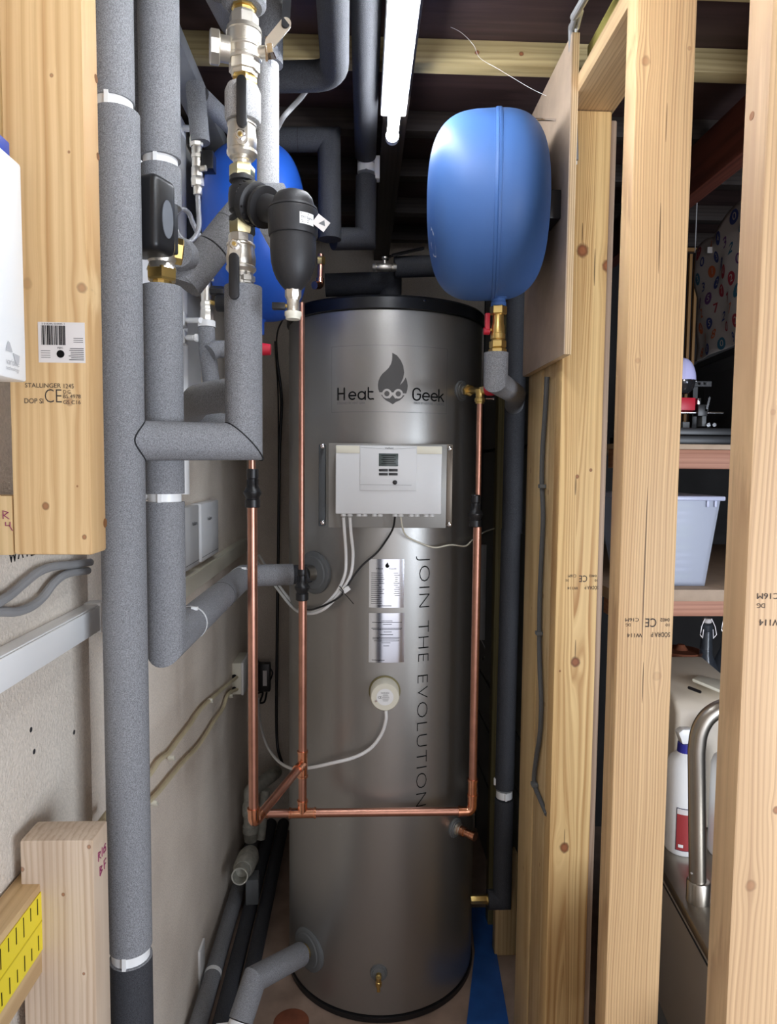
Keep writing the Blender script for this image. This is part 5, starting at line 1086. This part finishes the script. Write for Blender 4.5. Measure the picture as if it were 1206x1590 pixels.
# ------------------------------------------------------------------ utility corner seen between the studs
rw = wood('reddish_timber', S(186, 136, 112), S(140, 92, 74), 'x', freq=60, seed=40)
def shelf(label, ytop, ybot, px0=1048):
    Y = 1.60; zt_, zm, zb_ = at(1085, ytop, Y).z, at(1085, ytop+ (8 if ytop < 800 else 18), Y).z, at(1085, ybot, Y).z
    t = thing('shelf', label, 'shelf', (1.1, 1.85, zb_))
    B('board', M['ply'], t, .60, 1.98, Y-.006, 2.56, zm, zt_, bevel=.001); B('rail', rw, t, .60, 1.98, Y, Y+.045, zb_, zm-.0004, bevel=.002)
    B('upright', rw, t, 1.36, 1.40, Y+.05, Y+.09, 0.0 if ytop > 800 else SH2, zm-.001, bevel=.002)
    return zt_
SH2 = at(1085, 915, 1.6).z
SH1 = shelf('upper wooden shelf between the studs, carrying the dark machine', 690, 728)
SH2 = shelf('lower wooden shelf between the studs, carrying the clear storage box', 915, 957)
SH1 = at(1085, 690, 1.6).z
mc = thing('desktop_machine', 'dark desktop machine with metal rods and a red block on the upper shelf', 'machine', (.86, 1.7, SH1))
MB().box(.66, 1.0, 1.63, 1.80, SH1+.001, SH1+.022).build('base_rail', 'black', mc, bevel=.002); B('base_rail', 'black', mc, .66, 1.0, 1.65, 1.78, SH1+.024, SH1+.042, bevel=.002)
q = at(1085, 641, 1.70); MB().tube([(at(1030, 641, 1.7).x, 1.70, q.z), (at(1122, 641, 1.7).x, 1.70, q.z)], .0035, 12).build('rod', 'chrome', mc)
for (x0, x1, y0, y1, mt, nm_) in ((1040, 1079, 617, 637, 'red', 'red_block'), (1083, 1088, 618, 628, 'chrome', 'bracket'), (1094, 1100, 630, 639, 'black', 'carriage'), (1084, 1098, 628, 646, 'black', 'carriage'), (1090, 1096, 646, 662, 'rubber', 'slider'), (1060, 1070, 655, 672, 'rubber', 'slider')):
    a_, b_ = at(x0, y0, 1.69), at(x1, y1, 1.69); B(nm_, M[mt], mc, a_.x, b_.x, 1.69, 1.715, b_.z, a_.z, bevel=.001)
MB().bar(at(1097, 634, 1.69), at(1101, 618, 1.69), .005, .003, (0, -1, 0)).build('bracket', 'chrome', mc)
for px in (1098, 1107): MB().lathe(at(px, 660, 1.69), (0, -1, 0), [(0, .005), (.006, .005)], 12).build('bolt', 'chrome', mc)
for px in (1088, 1096): MB().lathe(at(px, 596, 1.72), (0, -1, 0), [(0, .0035), (.006, .0035)], 10).build('bolt', 'chrome', mc)
B('cross_bar', 'black', mc, at(1030, 594, 1.73).x, at(1103, 594, 1.73).x, 1.725, 1.74, at(1060, 600, 1.73).z, at(1060, 592, 1.73).z); B('column', 'black', mc, at(1050, 600, 1.74).x-.01, at(1050, 600, 1.74).x+.01, 1.741, 1.76, SH1+.04, at(1060, 590, 1.74).z)
B('column', 'black', mc, at(1080, 600, 1.74).x-.006, at(1080, 600, 1.74).x+.006, 1.741, 1.76, SH1+.04, at(1060, 592, 1.74).z)
lc = at(1059, 591, 1.69); lr = 20*1.69/FPX
dl = thing('domed_lamp', 'pale lilac domed lamp with a clear lower half above the red block', 'lamp', lc)
MB().lathe(lc, (0, 0, 1), [(0, lr)] + [(lr*1.75*math.sin(a*PI/20), lr*math.cos(a*PI/20)) for a in range(1, 11)], 28).build('dome', simple('lilac_dome', S(196, 196, 240), .35), dl)
MB().lathe(lc, dn, [(0, lr), (.006, lr), (.0061, lr*.95), (.02, lr*.85), (.032, lr*.5), (.034, .002)], 28).build('lower_globe', simple('smoked_clear', S(60, 60, 64), .1, .6), dl)
for k in range(10):
    a = 2*PI*k/10; MB().lathe(lc + V((math.cos(a)*lr*.98, math.sin(a)*lr*.98, -.003)), (math.cos(a), math.sin(a), 0), [(0, .003), (.002, .002)], 8).build('stud', 'chrome', dl)
# black panel leaning behind
t = thing('dark_case', 'large black case with a sloping top edge behind the machine', 'case', (.98, 1.95, SH1))
f0 = [at(1076, 686, 2.0), at(1160, 676, 1.75), at(1160, 530, 1.75), at(1082, 563, 2.0)]
MB().extrude(f0, V((.03, .10, 0))).build('shell', 'black', t, bevel=.004)
g0 = [at(1078, 680, 1.995), at(1155, 670, 1.755), at(1155, 545, 1.755), at(1084, 572, 1.995)]
MB().extrude([p+V((-.003, -.008, 0)) for p in g0], V((.002, .006, 0))).build('front_panel', 'blackm', t, bevel=.002)
# striped frame and number cloth
t = thing('striped_frame', 'black and gold striped frame standing behind the domed lamp', 'frame', at(1070, 560, 2.45))
gold = simple('gold_strip', S(150, 110, 62), .5)
a_, b_ = at(1050, 384, 2.45), at(1086, 590, 2.45); z0_ = SH1
B('back_panel', 'black', t, a_.x, b_.x, 2.455, 2.475, SH1, a_.z, bevel=.001)
B('slat', gold, t, a_.x, b_.x, 2.442, 2.4545, at(1070, 391, 2.45).z, a_.z-.003)
for px in (1059, 1067.5, 1076): 
    q = at(px, 500, 2.45); B('slat', gold, t, q.x-.0048, q.x+.0048, 2.442, 2.4545, SH1, at(px, 395, 2.45).z)
cl = thing('number_cloth', 'white cloth printed with coloured numbers, draped at the back of the utility corner', 'cloth', at(1120, 560, 2.1))
c0, c1, c2, c3 = at(1078, 562, 2.38), at(1195, 510, 1.95), at(1195, 262, 1.95), at(1078, 395, 2.38)
m_ = MB(); NX, NZ = 26, 26; G = []
def cloth(u, v):
    p = (c0*(1-u)+c1*u)*(1-v) + (c3*(1-u)+c2*u)*v
    return p + V((.3, -.9, 0))*(.010*math.sin(u*17+v*4)+.006*math.sin(v*15-u*9)) + V((0, 0, .015*math.sin(u*14)*v))
for j in range(NZ+1): G.append([m_.bm.verts.new(cloth(i/NX, j/NZ)) for i in range(NX+1)])
for j in range(NZ):
    for i in range(NX): m_.face([G[j][i], G[j][i+1], G[j+1][i+1], G[j+1][i]])
wcl = simple('white_cloth', S(176, 168, 164), .85)
co = m_.build('sheet', wcl, cl, ang=80); sm = co.modifiers.new('thick', 'SOLIDIFY'); sm.thickness = .002; sm.offset = 1
cols = [simple('cloth_red', S(150, 44, 58), .8), simple('cloth_teal', S(46, 98, 122), .8), simple('cloth_purple', S(98, 60, 110), .8), simple('cloth_blue', S(52, 64, 120), .8), simple('cloth_orange', S(190, 96, 54), .8)]
rnd = random.Random(11); k = 0
import itertools
for j in range(9):
    for i in range(6):
        u, v = (i+.5+(j % 2)*.45)/6.4, (j+.5)/9.2
        if u > .97: continue
        dg = rnd.choice('1234567890'); ci = rnd.choice(cols); ovalb = rnd.random() < .55
        pu = (cloth(u+.01, v)-cloth(u-.01, v)).normalized(); pn = V((.3, -.9, 0)).normalized()
        def cfn2(x, y, u=u, v=v):
            su = (c1-c0).length; sv_ = (c3-c0).length
            return cloth(min(1, u+x/su), min(1, v+y/sv_)) + V((-.3, -.95, 0)).normalized()*(.004)
        m_ = MB()
        if ovalb:
            n = 16; ce = m_.bm.verts.new(cfn2(0, 0)); rg_ = [m_.bm.verts.new(cfn2(.0155*math.cos(2*PI*q/n), .019*math.sin(2*PI*q/n))) for q in range(n)]
            for q in range(n): m_.face([ce, rg_[q], rg_[(q+1) % n]])
            m_.build('printed_oval', ci, cl); m2 = MB(); text_into(m2, dg, lambda x, y: cfn2(x, y) + V((-.3, -.95, 0)).normalized()*.002, .028, .0); m2.build('printed_number', wcl, cl)
        else:
            text_into(m_, dg, cfn2, .040, .0006); m_.build('printed_number', ci, cl)
q = cloth(.97, .99); MB().tube([q, V((q.x, q.y, 2.4815))], .0015, 6).build('cord', 'pale', cl)
q = cloth(.02, .99); MB().tube([q, V((q.x, q.y, 2.4815))], .0015, 6).build('cord', 'pale', cl)
q = at(1105, 391, 2.285); MB().obox(q+V((0, -.02, 0)), (V((1, 0, .05)), V((0, 1, 0)), V((0, 0, 1))), (.026, .002, .010)).build('taped_label', 'pale', cl)
t = thing('window_rail', 'pale horizontal window rail at the back wall under the dark red beam', 'rail', (1.3, 2.8, 2.2))
for py, h in ((293, .010), (303, .014)):
    q = at(1110, py, 2.80); B('bar', 'sheet', t, 1.05, 1.98, 2.79, 2.829, q.z-h, q.z+h, bevel=.002)
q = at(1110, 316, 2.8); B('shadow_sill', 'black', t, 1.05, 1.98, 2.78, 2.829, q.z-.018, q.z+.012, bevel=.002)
# storage box
sb = thing('storage_box', 'translucent plastic storage box with a lid on the lower shelf', 'storage box', (.8, 1.75, SH2))
clear = simple('frosted_clear_plastic', S(186, 194, 214), .25, 0, alpha=.5)
Yb = 1.635
T0, T1 = at(1000, 776, Yb), at(1121, 770, Yb); zt_ = T1.z; zb_ = SH2+.001
xb0, xb1 = at(1010, 918, Yb).x, at(1095, 918, Yb).x
m_ = MB(); yb1 = Yb+.28
def bxr(x0, x1, y0, y1, z): return [V((x0, y0, z)), V((x1, y0, z)), V((x1, y1, z)), V((x0, y1, z))]
xt0, xt1 = T0.x-.02, at(1118, 775, Yb).x
m_.ring_loft([bxr(xt0+.004, xt1-.004, Yb+.004, yb1-.004, zt_-.012), bxr(xb0+.004, xb1-.004, Yb+.012, yb1-.012, zb_+.003)][::-1], False)
m_.ring_loft([bxr(xb0, xb1, Yb+.006, yb1-.008, zb_), bxr(xt0, xt1, Yb, yb1, zt_-.012)], False)
m_.face([m_.bm.verts.new(p) for p in bxr(xb0, xb1, Yb+.006, yb1-.008, zb_)])
m_.build('tub', clear, sb)
clr2 = simple('clear_lid_plastic', S(206, 212, 238), .3, alpha=.85)
B('lid', clr2, sb, xt0-.008, xt1+.010, Yb-.008, yb1+.008, zt_-.012, zt_-.001, bevel=.003); 
for px in (1099, 1111): q = at(px, 780, Yb-.003); B('lid_clip', clr2, sb, q.x-.003, q.x+.003, Yb-.004, Yb-.0005, q.z-.012, q.z+.008, bevel=.001)
gp_ = simple('green_plastic', S(150, 178, 116), .5)
for k in range(10):
    z = zb_+.012+k*.0185 + (.012 if k > 4 else 0); q = at(1046, 850, Yb+.07)
    o_ = MB().lathe((q.x, Yb+.07, z), (0, 0, 1), [(0, .035), (.004, .042), (.011, .042), (.012, .03)], 24).build('pot_lid', gp_ if k in (0, 4, 5, 6, 9) else clr2)
    tag(o_, '%s round lid in the stack inside the translucent storage box' % ('lowest', 'second lowest', 'third lowest', 'fourth from the bottom', 'fifth from the bottom', 'fifth from the top', 'fourth from the top', 'third from the top', 'second from the top', 'topmost')[k], 'lid', 'round lids stacked in the storage box')
# below the lower shelf: bottle, basket, bin, sprays, sink and rail
SKZ = at(1060, 1310, 1.50).z
bt = thing('swing_top_bottle', 'clear swing-top glass bottle under the lower shelf', 'bottle', (at(1096, 980, 1.92).x, 1.92, SKZ))
gl, ntg, bg = new_mat('dark_clear_glass'); bg.inputs['Base Color'].default_value = rgb(S(70, 76, 84)); bg.inputs['Roughness'].default_value = .06; bg.inputs['Alpha'].default_value = .55
bx1 = at(1097, 980, 1.92).x
def zB(py): return at(1097, py, 1.92).z
MB().lathe((bx1, 1.92, zB(968)), dn, [(0, .012), (.004, .016), (.02, .016), (.022, .014), (.09, .018), (.13, .034), (.16, .040), (zB(968)-SKZ-.001, .040)], 28).build('glass_body', gl, bt)
MB().lathe((bx1, 1.92, zB(960)), dn, [(0, .010), (.002, .012), (.012, .012), (.014, .009)], 18).build('stopper', 'paper', bt)
MB().lathe((bx1, 1.92, zB(982)), dn, [(0, .009), (.05, .009)], 14).build('inner_neck', 'rubber', bt)
for s in (-1, 1): MB().tube([(bx1+s*.010, 1.915, zB(960)), (bx1+s*.020, 1.912, zB(972)), (bx1+s*.024, 1.91, zB(984)), (bx1+s*.016, 1.912, zB(990)), (bx1+s*.014, 1.912, zB(976))], .0012, 6).build('wire_bail', 'chrome', bt)
bt2 = bt.copy(); sc.collection.objects.link(bt2)
for ch in list(bt.children):
    c_ = ch.copy(); sc.collection.objects.link(c_); c_.parent = bt2; c_.matrix_parent_inverse = ch.matrix_parent_inverse.copy()
bt2.location.x += .095; bt2.location.y += .06; bt2['label'] = 'second swing-top bottle, almost hidden behind the nearest stud'
t = thing('wicker_basket', 'low brown round basket in the dark under the lower shelf', 'basket', at(1058, 1022, 1.9))
bkm = simple('brown_wicker', S(120, 66, 40), .8, bump=.6, bscale=150)
q = at(1056, 1026, 1.98); MB().lathe((q.x, 1.98, q.z), (0, 0, 1), [(0, .05), (.004, .052), (.03, .062), (.034, .06), (.035, .02), (.05, .01)], 28).build('bowl', bkm, t)
for k in range(18):
    a = 2*PI*k/18; MB().lathe((q.x+.058*math.cos(a), 1.98+.058*math.sin(a), q.z+.006), (math.cos(a), math.sin(a), 0), [(0, .006), (.004, .004)], 8).build('weave', gold, t)
B('stand', 'black', t, q.x-.05, q.x+.05, 1.94, 2.02, SKZ+.0, q.z-.001)
# beige lidded bin
bn = thing('lidded_bin', 'beige plastic bin with a slanted hinged lid behind the steel rail', 'bin', (.86, 1.62, SKZ))
beige = simple('beige_plastic', S(206, 194, 176), .5, var=.05, vscale=10)
b0, b1 = at(1032, 1120, 1.62).x, at(1150, 1120, 1.62).x
zl, zh_ = at(1045, 1075, 1.62).z, at(1090, 1058, 1.70).z
prof = [(1.56, SKZ), (1.56, zl-.03), (1.575, zl-.006), (1.60, zl+.004), (1.82, zl+.035), (1.84, zl+.02), (1.84, SKZ)]
MB().extrude([V((b0, y, z)) for y, z in prof], (b1-b0, 0, 0)).build('tub', beige, bn, bevel=.012, bseg=3, ang=50)
l0_ = [at(1074, 1062, 1.60), at(1122, 1082, 1.55), at(1135, 1068, 1.66), at(1086, 1055, 1.72)]
MB().extrude([p+V((0, 0, .006)) for p in l0_], (0, 0, .008)).build('lid', 'cream', bn, bevel=.002)
MB().bar(at(1070, 1068, 1.57), at(1086, 1074, 1.56), .008, .003, (0, -.5, 1)).build('slot', 'black', bn)
def spray(label, px, Y, base_y=1302):
    x = at(px, 1200, Y).x; z0 = SKZ; hgt = at(px, 1165, Y).z-SKZ
    t = thing('spray_bottle', label, 'spray bottle', (x, Y, z0)); r = .0375
    MB().lathe((x, Y, z0), (0, 0, 1), [(0, r*.9), (.006, r), (hgt*.86, r), (hgt*.93, r*.85), (hgt*.98, r*.5), (hgt, r*.42)], 32).build('body', 'white', t)
    MB().lathe((x, Y, z0+hgt-.008), (0, 0, 1), [(0, .0175), (.026, .0165)], 22).build('collar', simple('blue_collar', S(44, 44, 140), .4), t)
    hz = z0+hgt+.018
    MB().extrude([V((x+a, Y-.011, hz+b)) for a, b in ((-.012, 0), (.010, 0), (.020, .014), (.030, .018), (.030, .028), (.010, .034), (-.012, .034), (-.022, .026), (-.016, .012))], (0, .022, 0)).build('spray_head', 'white', t, bevel=.003)
    B('nozzle', simple('blue_nozzle', S(44, 44, 140), .4), t, x+.0302, x+.038, Y-.006, Y+.006, hz+.016, hz+.028)
    def cy(a0, off=.0006):
        return lambda u, v: V((x+(r+off)*math.sin(a0+u/r), Y-(r+off)*math.cos(a0+u/r), z0+v))
    def patch(name, mat, u0, u1, v0, v1, off):
        m_ = MB(); f = cy(-.10, off); n = 10
        for k in range(n):
            ua, ub = u0+(u1-u0)*k/n, u0+(u1-u0)*(k+1)/n; m_.face([m_.bm.verts.new(f(*p)) for p in ((ua, v0), (ub, v0), (ub, v1), (ua, v1))])
        return m_.build(name, mat, t)
    patch('label_border', simple('navy_print', S(30, 28, 70), .5), -.026, .045, .014, .112, .0006)
    patch('label_panel', simple('red_label', S(160, 54, 56), .5), -.0245, .0435, .0155, .098, .001)
    patch('label_top', 'paper', -.0245, .0435, .098, .1105, .001)
    patch('label_mark', 'white', -.020, -.010, .022, .029, .0014)
    return t
spray('white spray bottle with blue collar and red label, left of the steel rail', 1062, 1.48)
spray('white spray bottle with red label, right of the steel rail behind the nearest stud', 1131, 1.46)
# sink counter and curved rail
sk = thing('sink_counter', 'stainless steel sink counter with a worn front panel', 'sink counter', (.9, 1.3, 0))
e0, e1 = atZ(1028, 1348, SKZ), atZ(1108, 1490, SKZ)
dv = (e1-e0).normalized(); nv_ = V((-dv.y, dv.x, 0)); 
if nv_.x < 0: nv_ = -nv_
A0, A1 = e0-dv*.35, e1+dv*.25
def ctr(o0, o1, z0_, z1_, mat, name, f0=0, f1=0):
    p = [A0+nv_*o0, A1+nv_*o0, A1+nv_*o1, A0+nv_*o1]; m_ = MB(); m_.extrude([V((q.x, q.y, z0_)) for q in p], (0, 0, z1_-z0_)); return m_.build(name, mat, sk, bevel=.0015)
ctr(0, .60, SKZ-.022, SKZ-.0005, 'stainless', 'worktop'); ctr(.0, .004, SKZ-.30, SKZ-.0225, simple('grey_beige_panel', S(150, 142, 132), .4, .3), 'front_panel'); ctr(-.001, -.0003, SKZ-.030, SKZ-.027, 'groove', 'panel_seam')
ctr(.006, .03, SKZ-.36, SKZ-.305, 'rubber', 'lower_trim'); ctr(.02, .58, 0.02, SKZ-.37, simple('navy_cabinet', S(26, 44, 92), .5), 'cabinet')
ra = atZ(1083, 1398, SKZ)
rl = thing('curved_rail', 'curved brushed steel rail rising from a collar on the sink counter', 'rail', (ra.x, ra.y, SKZ))
Rr = .0165
top = at(1081, 1165, ra.y).z; tpx = at(1081, 1165, ra.y).x
pth = [V((ra.x, ra.y, SKZ)), V((tpx, ra.y, top))]
arc = [at(1085, 1138, ra.y), at(1096, 1116, ra.y), at(1114, 1102, ra.y), at(1135, 1096, ra.y), at(1165, 1094, ra.y)]
MB().tube(pth[:1] + spline([pth[1]]+[p for p in arc], 6), Rr, 24).build('tube', 'stainless', rl)
MB().lathe((ra.x, ra.y, SKZ-.0004), (0, 0, 1), [(0, Rr+.006), (.040, Rr+.006), (.043, Rr+.004), (.044, Rr+.0005)], 28).build('collar', 'stainless', rl)
q = V((ra.x-Rr, ra.y-.006, SKZ+.062)); MB().lathe(q, (-1, -.6, 0), [(0, .003), (.003, .0025)], 10).build('grub_screw', 'chrome', rl)
